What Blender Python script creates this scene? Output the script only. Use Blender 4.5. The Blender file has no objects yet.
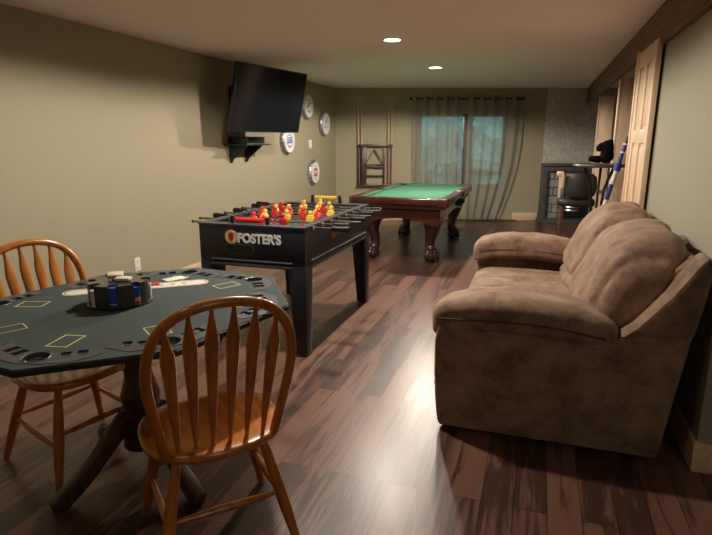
import bpy, bmesh, math, random
from mathutils import Vector, Matrix, noise
random.seed(7)
PI = math.pi
SC = bpy.context.scene
COL = SC.collection
R = math.radians

# ------------------------------------------------------------------ materials
def nodes(m):
    m.use_nodes = True
    nt = m.node_tree
    return nt, nt.nodes['Principled BSDF']

def mat(name, col, rough=.5, metal=0., var=.12, scale=30., bump=0., coat=0., emis=None, estr=0., spec=.5, detail=3.):
    m = bpy.data.materials.new(name)
    nt, b = nodes(m)
    b.inputs['Roughness'].default_value = rough
    b.inputs['Metallic'].default_value = metal
    b.inputs['Specular IOR Level'].default_value = spec
    if coat:
        b.inputs['Coat Weight'].default_value = coat
        b.inputs['Coat Roughness'].default_value = .15
    tc = nt.nodes.new('ShaderNodeTexCoord')
    n = nt.nodes.new('ShaderNodeTexNoise')
    n.inputs['Scale'].default_value = scale
    n.inputs['Detail'].default_value = detail
    nt.links.new(tc.outputs['Object'], n.inputs['Vector'])
    r = nt.nodes.new('ShaderNodeValToRGB')
    a = [max(0, c * (1 - var)) for c in col]
    z = [min(1, c * (1 + var)) for c in col]
    r.color_ramp.elements[0].color = (*a, 1)
    r.color_ramp.elements[1].color = (*z, 1)
    r.color_ramp.elements[0].position = .3
    r.color_ramp.elements[1].position = .7
    nt.links.new(n.outputs['Fac'], r.inputs['Fac'])
    nt.links.new(r.outputs['Color'], b.inputs['Base Color'])
    if bump:
        bp = nt.nodes.new('ShaderNodeBump')
        bp.inputs['Strength'].default_value = bump
        bp.inputs['Distance'].default_value = .01
        nt.links.new(n.outputs['Fac'], bp.inputs['Height'])
        nt.links.new(bp.outputs['Normal'], b.inputs['Normal'])
    if emis:
        b.inputs['Emission Color'].default_value = (*emis, 1)
        b.inputs['Emission Strength'].default_value = estr
    return m

def wood(name, dark, light, rough=.35, scale=(2, 2, 14), axis='z', knots=False, coat=0.):
    """streaky grain along one local axis"""
    m = bpy.data.materials.new(name)
    nt, b = nodes(m)
    b.inputs['Roughness'].default_value = rough
    if coat:
        b.inputs['Coat Weight'].default_value = coat
        b.inputs['Coat Roughness'].default_value = .2
    tc = nt.nodes.new('ShaderNodeTexCoord')
    mp = nt.nodes.new('ShaderNodeMapping')
    s = {'x': (3, 40, 40), 'y': (40, 3, 40), 'z': (40, 40, 3)}[axis]
    mp.inputs['Scale'].default_value = s
    nt.links.new(tc.outputs['Object'], mp.inputs['Vector'])
    n = nt.nodes.new('ShaderNodeTexNoise')
    n.inputs['Scale'].default_value = 1.
    n.inputs['Detail'].default_value = 6.
    n.inputs['Distortion'].default_value = .6
    nt.links.new(mp.outputs['Vector'], n.inputs['Vector'])
    r = nt.nodes.new('ShaderNodeValToRGB')
    r.color_ramp.elements[0].color = (*dark, 1)
    r.color_ramp.elements[1].color = (*light, 1)
    r.color_ramp.elements[0].position = .32
    r.color_ramp.elements[1].position = .66
    nt.links.new(n.outputs['Fac'], r.inputs['Fac'])
    out = r.outputs['Color']
    if knots:
        v = nt.nodes.new('ShaderNodeTexVoronoi')
        v.inputs['Scale'].default_value = 3.2
        nt.links.new(tc.outputs['Object'], v.inputs['Vector'])
        r2 = nt.nodes.new('ShaderNodeValToRGB')
        r2.color_ramp.elements[0].position = .06
        r2.color_ramp.elements[1].position = .13
        r2.color_ramp.elements[0].color = (.22, .1, .05, 1)
        r2.color_ramp.elements[1].color = (1, 1, 1, 1)
        nt.links.new(v.outputs['Distance'], r2.inputs['Fac'])
        mx = nt.nodes.new('ShaderNodeMix')
        mx.data_type = 'RGBA'
        mx.blend_type = 'MULTIPLY'
        mx.inputs['Factor'].default_value = 1.
        nt.links.new(out, mx.inputs['A'])
        nt.links.new(r2.outputs['Color'], mx.inputs['B'])
        out = mx.outputs['Result']
    nt.links.new(out, b.inputs['Base Color'])
    return m

def floor_material():
    m = bpy.data.materials.new('dark_plank_floor')
    nt, b = nodes(m)
    L = nt.links.new
    tc = nt.nodes.new('ShaderNodeTexCoord')
    mp = nt.nodes.new('ShaderNodeMapping')
    mp.inputs['Rotation'].default_value = (0, 0, R(90))
    mp.inputs['Location'].default_value = (0.35, .0, 0)
    L(tc.outputs['Object'], mp.inputs['Vector'])
    br = nt.nodes.new('ShaderNodeTexBrick')
    br.offset = .37
    br.offset_frequency = 2
    br.inputs['Scale'].default_value = 1.
    br.inputs['Brick Width'].default_value = 1.2
    br.inputs['Row Height'].default_value = .127
    br.inputs['Mortar Size'].default_value = .0016
    br.inputs['Mortar Smooth'].default_value = .1
    br.inputs['Bias'].default_value = 0.
    br.inputs['Color1'].default_value = (0, 0, 0, 1)
    br.inputs['Color2'].default_value = (1, 1, 1, 1)
    br.inputs['Mortar'].default_value = (.5, .5, .5, 1)
    L(mp.outputs['Vector'], br.inputs['Vector'])
    # grain
    mg = nt.nodes.new('ShaderNodeMapping')
    mg.inputs['Scale'].default_value = (26, 2.2, 1)
    L(tc.outputs['Object'], mg.inputs['Vector'])
    off = nt.nodes.new('ShaderNodeVectorMath')
    off.operation = 'MULTIPLY_ADD'
    L(br.outputs['Color'], off.inputs[0])
    off.inputs[1].default_value = (17, 9, 5)
    L(mg.outputs['Vector'], off.inputs[2])
    n = nt.nodes.new('ShaderNodeTexNoise')
    n.inputs['Scale'].default_value = 1.
    n.inputs['Detail'].default_value = 5.
    n.inputs['Roughness'].default_value = .62
    n.inputs['Distortion'].default_value = .8
    L(off.outputs['Vector'], n.inputs['Vector'])
    n2 = nt.nodes.new('ShaderNodeTexNoise')
    n2.inputs['Scale'].default_value = .22
    n2.inputs['Detail'].default_value = 2.
    L(off.outputs['Vector'], n2.inputs['Vector'])
    ad = nt.nodes.new('ShaderNodeMath')
    ad.operation = 'MULTIPLY_ADD'
    L(n2.outputs['Fac'], ad.inputs[0])
    ad.inputs[1].default_value = .6
    L(n.outputs['Fac'], ad.inputs[2])
    ad2 = nt.nodes.new('ShaderNodeMath')
    ad2.operation = 'MULTIPLY_ADD'
    L(br.outputs['Color'], ad2.inputs[0])
    ad2.inputs[1].default_value = .30
    L(ad.outputs[0], ad2.inputs[2])
    r = nt.nodes.new('ShaderNodeValToRGB')
    e = r.color_ramp.elements
    e[0].position = .40
    e[0].color = (.018, .009, .007, 1)
    e[1].position = 1.25
    e[1].color = (.140, .066, .045, 1)
    k = e.new(.88)
    k.color = (.054, .025, .018, 1)
    L(ad2.outputs[0], r.inputs['Fac'])
    mx = nt.nodes.new('ShaderNodeMix')
    mx.data_type = 'RGBA'
    L(br.outputs['Fac'], mx.inputs['Factor'])
    L(r.outputs['Color'], mx.inputs['A'])
    mx.inputs['B'].default_value = (.008, .004, .003, 1)
    L(mx.outputs['Result'], b.inputs['Base Color'])
    rr = nt.nodes.new('ShaderNodeMapRange')
    L(n.outputs['Fac'], rr.inputs['Value'])
    rr.inputs['To Min'].default_value = .25
    rr.inputs['To Max'].default_value = .40
    L(rr.outputs['Result'], b.inputs['Roughness'])
    bp = nt.nodes.new('ShaderNodeBump')
    bp.inputs['Strength'].default_value = .22
    bp.inputs['Distance'].default_value = .004
    sb = nt.nodes.new('ShaderNodeMath')
    sb.operation = 'SUBTRACT'
    L(n.outputs['Fac'], sb.inputs[0])
    L(br.outputs['Fac'], sb.inputs[1])
    L(sb.outputs[0], bp.inputs['Height'])
    L(bp.outputs['Normal'], b.inputs['Normal'])
    return m

def suede_material():
    m = bpy.data.materials.new('brown_suede')
    nt, b = nodes(m)
    L = nt.links.new
    b.inputs['Roughness'].default_value = .82
    b.inputs['Specular IOR Level'].default_value = .25
    b.inputs['Sheen Weight'].default_value = .12
    b.inputs['Sheen Tint'].default_value = (.9, .7, .5, 1)
    tc = nt.nodes.new('ShaderNodeTexCoord')
    n = nt.nodes.new('ShaderNodeTexNoise')
    n.inputs['Scale'].default_value = 7.
    n.inputs['Detail'].default_value = 8.
    n.inputs['Roughness'].default_value = .7
    L(tc.outputs['Object'], n.inputs['Vector'])
    r = nt.nodes.new('ShaderNodeValToRGB')
    r.color_ramp.elements[0].position = .3
    r.color_ramp.elements[0].color = (.104, .062, .040, 1)
    r.color_ramp.elements[1].position = .72
    r.color_ramp.elements[1].color = (.40, .262, .176, 1)
    L(n.outputs['Fac'], r.inputs['Fac'])
    L(r.outputs['Color'], b.inputs['Base Color'])
    n2 = nt.nodes.new('ShaderNodeTexNoise')
    n2.inputs['Scale'].default_value = 22.
    n2.inputs['Detail'].default_value = 4.
    L(tc.outputs['Object'], n2.inputs['Vector'])
    bp = nt.nodes.new('ShaderNodeBump')
    bp.inputs['Strength'].default_value = .35
    bp.inputs['Distance'].default_value = .01
    L(n2.outputs['Fac'], bp.inputs['Height'])
    L(bp.outputs['Normal'], b.inputs['Normal'])
    return m

def brick_material(name, c1, c2, mortar, w, h, ms, rough=.9, bump=.4, rot=None):
    m = bpy.data.materials.new(name)
    nt, b = nodes(m)
    L = nt.links.new
    b.inputs['Roughness'].default_value = rough
    tc = nt.nodes.new('ShaderNodeTexCoord')
    mp = nt.nodes.new('ShaderNodeMapping')
    mp.inputs['Rotation'].default_value = rot or (R(90), 0, 0)
    L(tc.outputs['Object'], mp.inputs['Vector'])
    br = nt.nodes.new('ShaderNodeTexBrick')
    br.inputs['Scale'].default_value = 1.
    br.inputs['Brick Width'].default_value = w
    br.inputs['Row Height'].default_value = h
    br.inputs['Mortar Size'].default_value = ms
    br.inputs['Color1'].default_value = (*c1, 1)
    br.inputs['Color2'].default_value = (*c2, 1)
    br.inputs['Mortar'].default_value = (*mortar, 1)
    L(mp.outputs['Vector'], br.inputs['Vector'])
    n = nt.nodes.new('ShaderNodeTexNoise')
    n.inputs['Scale'].default_value = 18.
    n.inputs['Detail'].default_value = 6.
    L(tc.outputs['Object'], n.inputs['Vector'])
    mx = nt.nodes.new('ShaderNodeMix')
    mx.data_type = 'RGBA'
    mx.blend_type = 'OVERLAY'
    mx.inputs['Factor'].default_value = .5
    L(br.outputs['Color'], mx.inputs['A'])
    L(n.outputs['Fac'], mx.inputs['B'])
    L(mx.outputs['Result'], b.inputs['Base Color'])
    bp = nt.nodes.new('ShaderNodeBump')
    bp.inputs['Strength'].default_value = bump
    sb = nt.nodes.new('ShaderNodeMath')
    sb.operation = 'SUBTRACT'
    L(n.outputs['Fac'], sb.inputs[0])
    L(br.outputs['Fac'], sb.inputs[1])
    L(sb.outputs[0], bp.inputs['Height'])
    L(bp.outputs['Normal'], b.inputs['Normal'])
    return m

def curtain_material():
    m = bpy.data.materials.new('sheer_linen')
    nt = m.node_tree if m.use_nodes else None
    m.use_nodes = True
    nt = m.node_tree
    nt.nodes.clear()
    L = nt.links.new
    out = nt.nodes.new('ShaderNodeOutputMaterial')
    tc = nt.nodes.new('ShaderNodeTexCoord')
    mp = nt.nodes.new('ShaderNodeMapping')
    mp.inputs['Scale'].default_value = (90, 90, 160)
    L(tc.outputs['Object'], mp.inputs['Vector'])
    n = nt.nodes.new('ShaderNodeTexNoise')
    n.inputs['Scale'].default_value = 1.
    n.inputs['Detail'].default_value = 3.
    L(mp.outputs['Vector'], n.inputs['Vector'])
    r = nt.nodes.new('ShaderNodeValToRGB')
    r.color_ramp.elements[0].color = (.36, .345, .285, 1)
    r.color_ramp.elements[1].color = (.52, .50, .42, 1)
    L(n.outputs['Fac'], r.inputs['Fac'])
    d = nt.nodes.new('ShaderNodeBsdfDiffuse')
    L(r.outputs['Color'], d.inputs['Color'])
    t = nt.nodes.new('ShaderNodeBsdfTranslucent')
    L(r.outputs['Color'], t.inputs['Color'])
    mx = nt.nodes.new('ShaderNodeMixShader')
    mx.inputs[0].default_value = .45
    L(d.outputs[0], mx.inputs[1])
    L(t.outputs[0], mx.inputs[2])
    tr = nt.nodes.new('ShaderNodeBsdfTransparent')
    mr = nt.nodes.new('ShaderNodeMapRange')
    mr.inputs['From Min'].default_value = .3
    mr.inputs['From Max'].default_value = .7
    mr.inputs['To Min'].default_value = .08
    mr.inputs['To Max'].default_value = .38
    L(n.outputs['Fac'], mr.inputs['Value'])
    m2 = nt.nodes.new('ShaderNodeMixShader')
    L(mr.outputs['Result'], m2.inputs[0])
    L(mx.outputs[0], m2.inputs[1])
    L(tr.outputs[0], m2.inputs[2])
    L(m2.outputs[0], out.inputs['Surface'])
    return m

def glass_material():
    m = bpy.data.materials.new('window_glass')
    m.use_nodes = True
    nt = m.node_tree
    nt.nodes.clear()
    L = nt.links.new
    out = nt.nodes.new('ShaderNodeOutputMaterial')
    g = nt.nodes.new('ShaderNodeBsdfGlossy')
    g.inputs['Roughness'].default_value = .02
    tr = nt.nodes.new('ShaderNodeBsdfTransparent')
    tr.inputs['Color'].default_value = (.92, .97, .97, 1)
    f = nt.nodes.new('ShaderNodeFresnel')
    f.inputs['IOR'].default_value = 1.45
    mx = nt.nodes.new('ShaderNodeMixShader')
    L(f.outputs[0], mx.inputs[0])
    L(tr.outputs[0], mx.inputs[1])
    L(g.outputs[0], mx.inputs[2])
    L(mx.outputs[0], out.inputs['Surface'])
    return m

M = {}
M['wall'] = mat('olive_wall_paint', (.330, .296, .196), .75, var=.04, scale=60, bump=.05)
M['wall_r'] = mat('olive_grey_wall_paint', (.285, .270, .195), .75, var=.04, scale=60, bump=.05)
M['ceiling'] = mat('ceiling_paint', (.84, .745, .70), .9, var=.03, scale=120, bump=.15)
M['floor'] = floor_material()
M['pine'] = wood('raw_pine', (.62, .42, .26), (.76, .56, .38), .6, axis='z', knots=True)
M['pine_h'] = wood('pine_trim', (.60, .42, .24), (.74, .56, .36), .5, axis='y')
M['pine_x'] = wood('pine_trim_x', (.60, .42, .24), (.74, .56, .36), .5, axis='x')
M['door'] = wood('pine_door', (.62, .44, .29), (.74, .55, .38), .45, axis='z')
M['beam'] = wood('rough_brown_beam', (.10, .055, .025), (.20, .115, .055), .8, axis='y')
M['oak'] = wood('honey_oak', (.34, .098, .012), (.55, .185, .028), .28, axis='z', coat=.4)
M['oak_seat'] = wood('honey_oak_seat', (.36, .108, .013), (.57, .20, .030), .25, axis='y', coat=.5)
M['oak_dark'] = wood('dark_oak', (.045, .018, .008), (.10, .042, .016), .4, axis='z', coat=.15)
M['suede'] = suede_material()
M['seam'] = mat('sofa_seam', (.06, .038, .026), .8)
M['black_lam'] = mat('black_laminate', (.0085, .0115, .021), .38, var=.15, scale=15)
M['black_trim'] = mat('black_trim', (.045, .050, .065), .3, var=.1)
M['black_plastic'] = mat('black_plastic', (.008, .008, .01), .35, var=.1)
M['chrome'] = mat('chrome_rod', (.55, .55, .58), .18, metal=1., var=.05)
M['red_pl'] = mat('red_plastic', (.50, .022, .02), .4, var=.06)
M['yel_pl'] = mat('yellow_plastic', (.66, .43, .06), .4, var=.06)
M['white'] = mat('white_paint', (.80, .79, .75), .45, var=.03)
M['letter'] = mat('white_letter', (.92, .92, .92), .4, var=.02)
M['orange'] = mat('emblem_orange', (.85, .42, .10), .5, var=.05)
M['cream'] = mat('emblem_cream', (.85, .65, .35), .5, var=.05)
M['gold'] = mat('dull_gold_print', (.20, .09, .03), .5, var=.1)
M['field'] = mat('foosball_field', (.10, .13, .10), .5, var=.1)
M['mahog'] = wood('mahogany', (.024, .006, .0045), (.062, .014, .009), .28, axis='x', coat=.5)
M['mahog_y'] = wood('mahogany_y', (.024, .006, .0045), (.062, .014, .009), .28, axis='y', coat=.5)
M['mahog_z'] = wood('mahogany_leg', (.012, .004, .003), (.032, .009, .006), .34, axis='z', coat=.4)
M['pearl'] = mat('pearl_inlay', (.75, .72, .65), .3)
M['green_felt'] = mat('green_felt', (.033, .142, .078), .95, var=.08, scale=220)
M['leather_bk'] = mat('black_leather', (.012, .010, .009), .5, var=.2, scale=40, bump=.2)
M['tab_felt'] = mat('dark_green_felt', (.028, .045, .043), .95, var=.14, scale=260, bump=.1)
M['tab_edge'] = mat('table_edge_black', (.008, .008, .009), .55)
M['tray'] = mat('grey_chip_tray', (.060, .062, .070), .4, var=.08)
M['tray_dk'] = mat('tray_recess', (.006, .006, .008), .5)
M['yel_line'] = mat('yellow_print', (.62, .58, .20), .8, var=.08)
M['band'] = mat('white_print', (.62, .57, .58), .8, var=.06, scale=60)
M['pink'] = mat('pink_print', (.45, .20, .24), .8, var=.1)
M['smoke'] = mat('smoky_rack_plastic', (.030, .025, .022), .22, var=.25, scale=18, coat=.3)
M['chip_blue'] = mat('blue_chip', (.015, .055, .42), .4, var=.08)
M['chip_white'] = mat('white_chip', (.72, .68, .66), .4, var=.05)
M['chip_red'] = mat('red_chip', (.40, .03, .03), .4, var=.08)
M['chip_black'] = mat('black_chip', (.015, .015, .018), .4, var=.1)
M['card'] = mat('card_paper', (.74, .64, .50), .6, var=.06)
M['card_w'] = mat('card_white', (.62, .66, .58), .6, var=.05)
M['cue_w'] = wood('cue_shaft', (.52, .33, .17), (.66, .45, .25), .3, axis='z')
M['cue_d'] = wood('cue_butt', (.03, .012, .01), (.07, .02, .015), .3, axis='z')
M['cue_r'] = wood('cue_butt_red', (.16, .04, .02), (.24, .065, .03), .3, axis='z')
M['rackwood'] = wood('rack_wood', (.028, .014, .011), (.06, .03, .022), .4, axis='z')
M['curtain'] = curtain_material()
M['glass'] = glass_material()
M['iron'] = mat('dark_iron', (.018, .016, .015), .5, metal=.6, var=.2)
M['screen'] = mat('tv_screen', (.006, .007, .010), .12, var=.05)
M['block'] = brick_material('grey_block', (.50, .47, .425), (.55, .515, .47), (.42, .39, .35), .42, .21, .006)
M['stone'] = brick_material('grey_stone', (.24, .23, .215), (.36, .35, .33), (.09, .085, .08), .20, .15, .012, bump=.8)
M['slate'] = mat('hearth_slate', (.07, .068, .07), .7, var=.2, scale=12)
M['surround'] = mat('fire_surround', (.075, .070, .063), .6, var=.2, scale=12)
M['grey_top'] = mat('grey_table_top', (.06, .06, .058), .35, var=.12)
M['bundle'] = mat('black_cloth', (.004, .003, .003), .95, var=.3, scale=20, bump=.3, spec=.1)
M['tape_b'] = mat('blue_tape', (.015, .03, .22), .4, var=.1)
M['tape_w'] = mat('white_tape', (.70, .68, .68), .5, var=.05)
M['silver'] = mat('silver_cap', (.42, .42, .43), .32, metal=.85, var=.08)
M['cap_face'] = mat('cap_face', (.82, .83, .84), .4, var=.08, scale=12)
M['cap_grey'] = mat('cap_print_grey', (.36, .40, .44), .45, var=.12, scale=25)
M['cap_blue'] = mat('cap_print_blue', (.045, .12, .42), .45, var=.1)
M['cap_red'] = mat('cap_print_red', (.50, .03, .04), .45, var=.1)
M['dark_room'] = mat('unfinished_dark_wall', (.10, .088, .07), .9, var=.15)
M['box_green'] = mat('dark_cable_box', (.008, .012, .011), .4, var=.15)
M['leaf'] = mat('garden_leaves', (.20, .38, .33), .7, var=.5, scale=9)
M['grass'] = mat('garden_grass', (.12, .28, .10), .9, var=.3, scale=9)
M['lens'] = mat('lamp_lens', (.9, .85, .75), .4, emis=(1, .86, .66), estr=16.)

# ------------------------------------------------------------------ mesh builder
class MB:
    def __init__(self):
        self.bm = bmesh.new()
        self.mats = []
        self.cur = 0

    def use(self, m):
        if m not in self.mats:
            self.mats.append(m)
        self.cur = self.mats.index(m)
        return self

    def _merge(self, b, mtx=None, mi=None):
        if mtx is not None:
            bmesh.ops.transform(b, matrix=mtx, verts=b.verts)
        bmesh.ops.recalc_face_normals(b, faces=b.faces)
        vm = {}
        for v in b.verts:
            vm[v] = self.bm.verts.new(v.co)
        for f in b.faces:
            try:
                nf = self.bm.faces.new([vm[v] for v in f.verts])
                nf.material_index = self.cur
                nf.smooth = True
            except ValueError:
                pass
        b.free()
        return self

    def box(self, lo, hi, bev=0., seg=2, mtx=None):
        b = bmesh.new()
        bmesh.ops.create_cube(b, size=1)
        s = [hi[i] - lo[i] for i in range(3)]
        c = [(hi[i] + lo[i]) / 2 for i in range(3)]
        for v in b.verts:
            v.co = Vector([v.co[i] * s[i] + c[i] for i in range(3)])
        if bev:
            bmesh.ops.bevel(b, geom=b.edges[:], offset=min(bev, min(abs(x) for x in s) * .45), segments=seg, affect='EDGES', profile=.5)
        return self._merge(b, mtx)

    def hexa(self, c8, bev=0.):
        """c8: 4 bottom corners then 4 top corners"""
        b = bmesh.new()
        v = [b.verts.new(p) for p in c8]
        for q in ((3, 2, 1, 0), (4, 5, 6, 7), (0, 1, 5, 4), (1, 2, 6, 5), (2, 3, 7, 6), (3, 0, 4, 7)):
            b.faces.new([v[i] for i in q])
        if bev:
            bmesh.ops.bevel(b, geom=b.edges[:], offset=bev, segments=2, affect='EDGES', profile=.5)
        return self._merge(b)

    def tube(self, pts, rad, n=12, cap=True, flat=1., up=None):
        """tube along points with radius (number or list)"""
        pts = [Vector(p) for p in pts]
        if not isinstance(rad, (list, tuple)):
            rad = [rad] * len(pts)
        b = bmesh.new()
        rings = []
        ref = Vector(up) if up else Vector((0, 0, 1))
        prev = None
        for i, p in enumerate(pts):
            t = (pts[min(i + 1, len(pts) - 1)] - pts[max(i - 1, 0)]).normalized()
            if prev is None:
                a = ref if abs(t.dot(ref)) < .95 else Vector((1, 0, 0))
                u = (a - t * a.dot(t)).normalized()
            else:
                u = (prev - t * prev.dot(t)).normalized()
            prev = u
            w = t.cross(u)
            rr = rad[i]
            ring = []
            for k in range(n):
                an = 2 * PI * k / n
                ring.append(b.verts.new(p + u * (math.cos(an) * rr) + w * (math.sin(an) * rr * flat)))
            rings.append(ring)
        for a, c in zip(rings, rings[1:]):
            for k in range(n):
                b.faces.new((a[k], a[(k + 1) % n], c[(k + 1) % n], c[k]))
        if cap:
            b.faces.new(rings[0][::-1])
            b.faces.new(rings[-1])
        return self._merge(b)

    def lathe(self, prof, n=24, mtx=None, cap=True):
        """prof: (radius, z)"""
        b = bmesh.new()
        rings = []
        for r, z in prof:
            r = max(r, 1e-4)
            rings.append([b.verts.new((r * math.cos(2 * PI * k / n), r * math.sin(2 * PI * k / n), z)) for k in range(n)])
        for a, c in zip(rings, rings[1:]):
            for k in range(n):
                b.faces.new((a[k], a[(k + 1) % n], c[(k + 1) % n], c[k]))
        if cap:
            b.faces.new(rings[0][::-1])
            b.faces.new(rings[-1])
        return self._merge(b, mtx)

    def prism(self, poly, z0, z1, mtx=None, bev=0.):
        b = bmesh.new()
        lo = [b.verts.new((p[0], p[1], z0)) for p in poly]
        hi = [b.verts.new((p[0], p[1], z1)) for p in poly]
        n = len(poly)
        b.faces.new(lo[::-1])
        b.faces.new(hi)
        for k in range(n):
            b.faces.new((lo[k], lo[(k + 1) % n], hi[(k + 1) % n], hi[k]))
        if bev:
            bmesh.ops.recalc_face_normals(b, faces=b.faces)
            es = [e for e in b.edges if e.calc_face_angle(0) > .5]
            bmesh.ops.bevel(b, geom=es, offset=bev, segments=2, affect='EDGES', profile=.5)
        return self._merge(b, mtx)

    def ringband(self, outer, inner, z0, z1, mtx=None):
        """closed frame between two polygons of equal length"""
        b = bmesh.new()
        n = len(outer)
        v = [[b.verts.new((p[0], p[1], z)) for p in P] for P in (outer, inner) for z in (z0, z1)]
        o0, o1, i0, i1 = v
        for k in range(n):
            j = (k + 1) % n
            b.faces.new((o0[k], o0[j], o1[j], o1[k]))
            b.faces.new((i0[j], i0[k], i1[k], i1[j]))
            b.faces.new((o1[k], o1[j], i1[j], i1[k]))
            b.faces.new((o0[j], o0[k], i0[k], i0[j]))
        return self._merge(b, mtx)

    def blob(self, c, s, e1=2.6, e2=2.6, nu=40, nv=24, fn=None, mtx=None):
        """superellipsoid, half sizes s; fn(unit_point, co) may displace"""
        b = bmesh.new()
        def sp(x, e):
            return math.copysign(abs(x) ** (2. / e), x)
        rows = []
        for j in range(1, nv):
            ph = -PI / 2 + PI * j / nv
            row = []
            for i in range(nu):
                th = 2 * PI * i / nu
                u = Vector((sp(math.cos(ph), e1) * sp(math.cos(th), e2), sp(math.cos(ph), e1) * sp(math.sin(th), e2), sp(math.sin(ph), e1)))
                row.append(u)
            rows.append(row)
        def co(u):
            p = Vector((c[0] + u.x * s[0], c[1] + u.y * s[1], c[2] + u.z * s[2]))
            return fn(u, p) if fn else p
        vs = [[b.verts.new(co(u)) for u in row] for row in rows]
        bot = b.verts.new(co(Vector((0, 0, -1))))
        top = b.verts.new(co(Vector((0, 0, 1))))
        for a, d in zip(vs, vs[1:]):
            for i in range(nu):
                j = (i + 1) % nu
                b.faces.new((a[i], a[j], d[j], d[i]))
        for i in range(nu):
            j = (i + 1) % nu
            b.faces.new((bot, vs[0][j], vs[0][i]))
            b.faces.new((top, vs[-1][i], vs[-1][j]))
        return self._merge(b, mtx)

    def grid(self, fn, nu, nv, thick=0.):
        b = bmesh.new()
        vs = [[b.verts.new(fn(i / nu, j / nv)) for i in range(nu + 1)] for j in range(nv + 1)]
        for j in range(nv):
            for i in range(nu):
                b.faces.new((vs[j][i], vs[j][i + 1], vs[j + 1][i + 1], vs[j + 1][i]))
        return self._merge(b)

    def build(self, name, m=None, parent=None, angle=38, loc=None, rotz=None):
        me = bpy.data.meshes.new(name)
        if m is not None and not self.mats:
            self.mats = [m]
        self.bm.to_mesh(me)
        self.bm.free()
        for x in self.mats:
            me.materials.append(x)
        try:
            me.set_sharp_from_angle(angle=R(angle))
        except Exception:
            pass
        o = bpy.data.objects.new(name, me)
        COL.objects.link(o)
        if parent:
            o.parent = parent
        if loc:
            o.location = loc
        if rotz is not None:
            o.rotation_euler[2] = rotz
        return o

def tag(o, label=None, cat=None, group=None, kind=None):
    if label: o['label'] = label
    if cat: o['category'] = cat
    if group: o['group'] = group
    if kind: o['kind'] = kind
    return o

def thing(name, label, cat, loc=(0, 0, 0), rotz=0., group=None):
    o = bpy.data.objects.new(name, None)
    o.empty_display_size = .1
    COL.objects.link(o)
    o.location = loc
    o.rotation_euler = (0, 0, rotz)
    return tag(o, label, cat, group)

def struct(o):
    o['kind'] = 'structure'
    return o

def kids(o):
    return [c for c in bpy.data.objects if c.parent == o]

def dup(o, parent=None):
    c = o.copy()
    COL.objects.link(c)
    c.parent = parent
    for k in kids(o):
        dup(k, c)
    return c

def axis_mtx(origin, ex, ey, ez):
    m = Matrix.Identity(4)
    for i, a in enumerate((ex, ey, ez)):
        for r in range(3):
            m[r][i] = a[r]
    for r in range(3):
        m[r][3] = origin[r]
    return m

def text_mesh(body, size, depth, offset=0., sx=1.):
    cu = bpy.data.curves.new('t', 'FONT')
    cu.body = body
    cu.size = size
    cu.extrude = depth
    cu.offset = offset
    cu.align_x = 'LEFT'
    ob = bpy.data.objects.new('t', cu)
    COL.objects.link(ob)
    dg = bpy.context.evaluated_depsgraph_get()
    me = bpy.data.meshes.new_from_object(ob.evaluated_get(dg))
    bpy.data.objects.remove(ob)
    bpy.data.curves.remove(cu)
    xs = [v.co.x for v in me.vertices]
    w = max(xs) - min(xs)
    x0 = min(xs)
    for v in me.vertices:
        v.co.x = (v.co.x - x0) * sx
    return me, w * sx

# ------------------------------------------------------------------ camera
cam = bpy.data.cameras.new('camera')
cam.sensor_width = 36.
cam.lens = 545. / 712. * 36.
cam.clip_start = .02
co = bpy.data.objects.new('camera', cam)
co.location = (0, 0, 1.42)
co.rotation_euler = (R(90 - 13.109), 0, R(18.269))
COL.objects.link(co)
SC.camera = co

# ------------------------------------------------------------------ room shell
CEIL = 2.305
XL = -3.45
XR = .745
BW = R(18.27)                      # the far wall is not square to the planks
B0 = Vector((-.40, 10.30, 0))
EX = Vector((math.cos(BW), math.sin(BW), 0))
EY = Vector((-math.sin(BW), math.cos(BW), 0))

def bwp(s, z, off=0.):
    return B0 + EX * s - EY * off + Vector((0, 0, z))

pa, pb = bwp(-3.75, 0, -.16), bwp(5.05, 0, -.16)
slab = [(-3.65, -3.2), (4.6, -3.2), (4.6, pb.y), (pb.x, pb.y), (pa.x, pa.y)]
slab = [(pa.x, -3.2), (pb.x, -3.2), (pb.x, pb.y), (pa.x, pa.y)]
struct(MB().prism(slab, -.12, 0).build('floor', M['floor']))
struct(MB().prism(slab, CEIL, CEIL + .12).build('ceiling', M['ceiling']))
struct(MB().box((XL - .15, -3.0, 0), (XL, 10.2, CEIL)).build('wall_left', M['wall']))
struct(MB().box((XL - .15, -3.12, 0), (4.5, -3.0, CEIL)).build('wall_front', M['wall']))
# right wall: solid from the outside corner to the door, then framed openings
rw = MB().use(M['wall_r'])
rw.box((XR, 2.515, 0), (XR + .14, 5.35, CEIL))
struct(rw.build('wall_right', M['wall_r']))
struct(MB().box((XR + .14, 2.515, 0), (4.5, 2.63, CEIL)).build('wall_near_right', M['wall_r']))
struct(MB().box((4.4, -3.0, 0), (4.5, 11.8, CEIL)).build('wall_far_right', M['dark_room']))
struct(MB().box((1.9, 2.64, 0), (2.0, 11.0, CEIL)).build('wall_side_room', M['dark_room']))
# back wall with the window hole, built in wall-local coordinates
WS0, WS1, WZ0, WZ1 = -1.74, -.20, .60, 1.88
b = MB()
b.box((-3.45, 0, 0), (WS0, .16, CEIL))
b.box((WS1, 0, 0), (5.0, .16, CEIL))
b.box((WS0, 0, 0), (WS1, .16, WZ0))
b.box((WS0, 0, WZ1), (WS1, .16, CEIL))
struct(b.build('wall_back', M['wall'], loc=B0, rotz=BW))

# header beam along the right side
struct(MB().box((.704, 1.5, 2.045), (.745, 10.6, CEIL), .004).build('trim_1', M['beam']))
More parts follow.
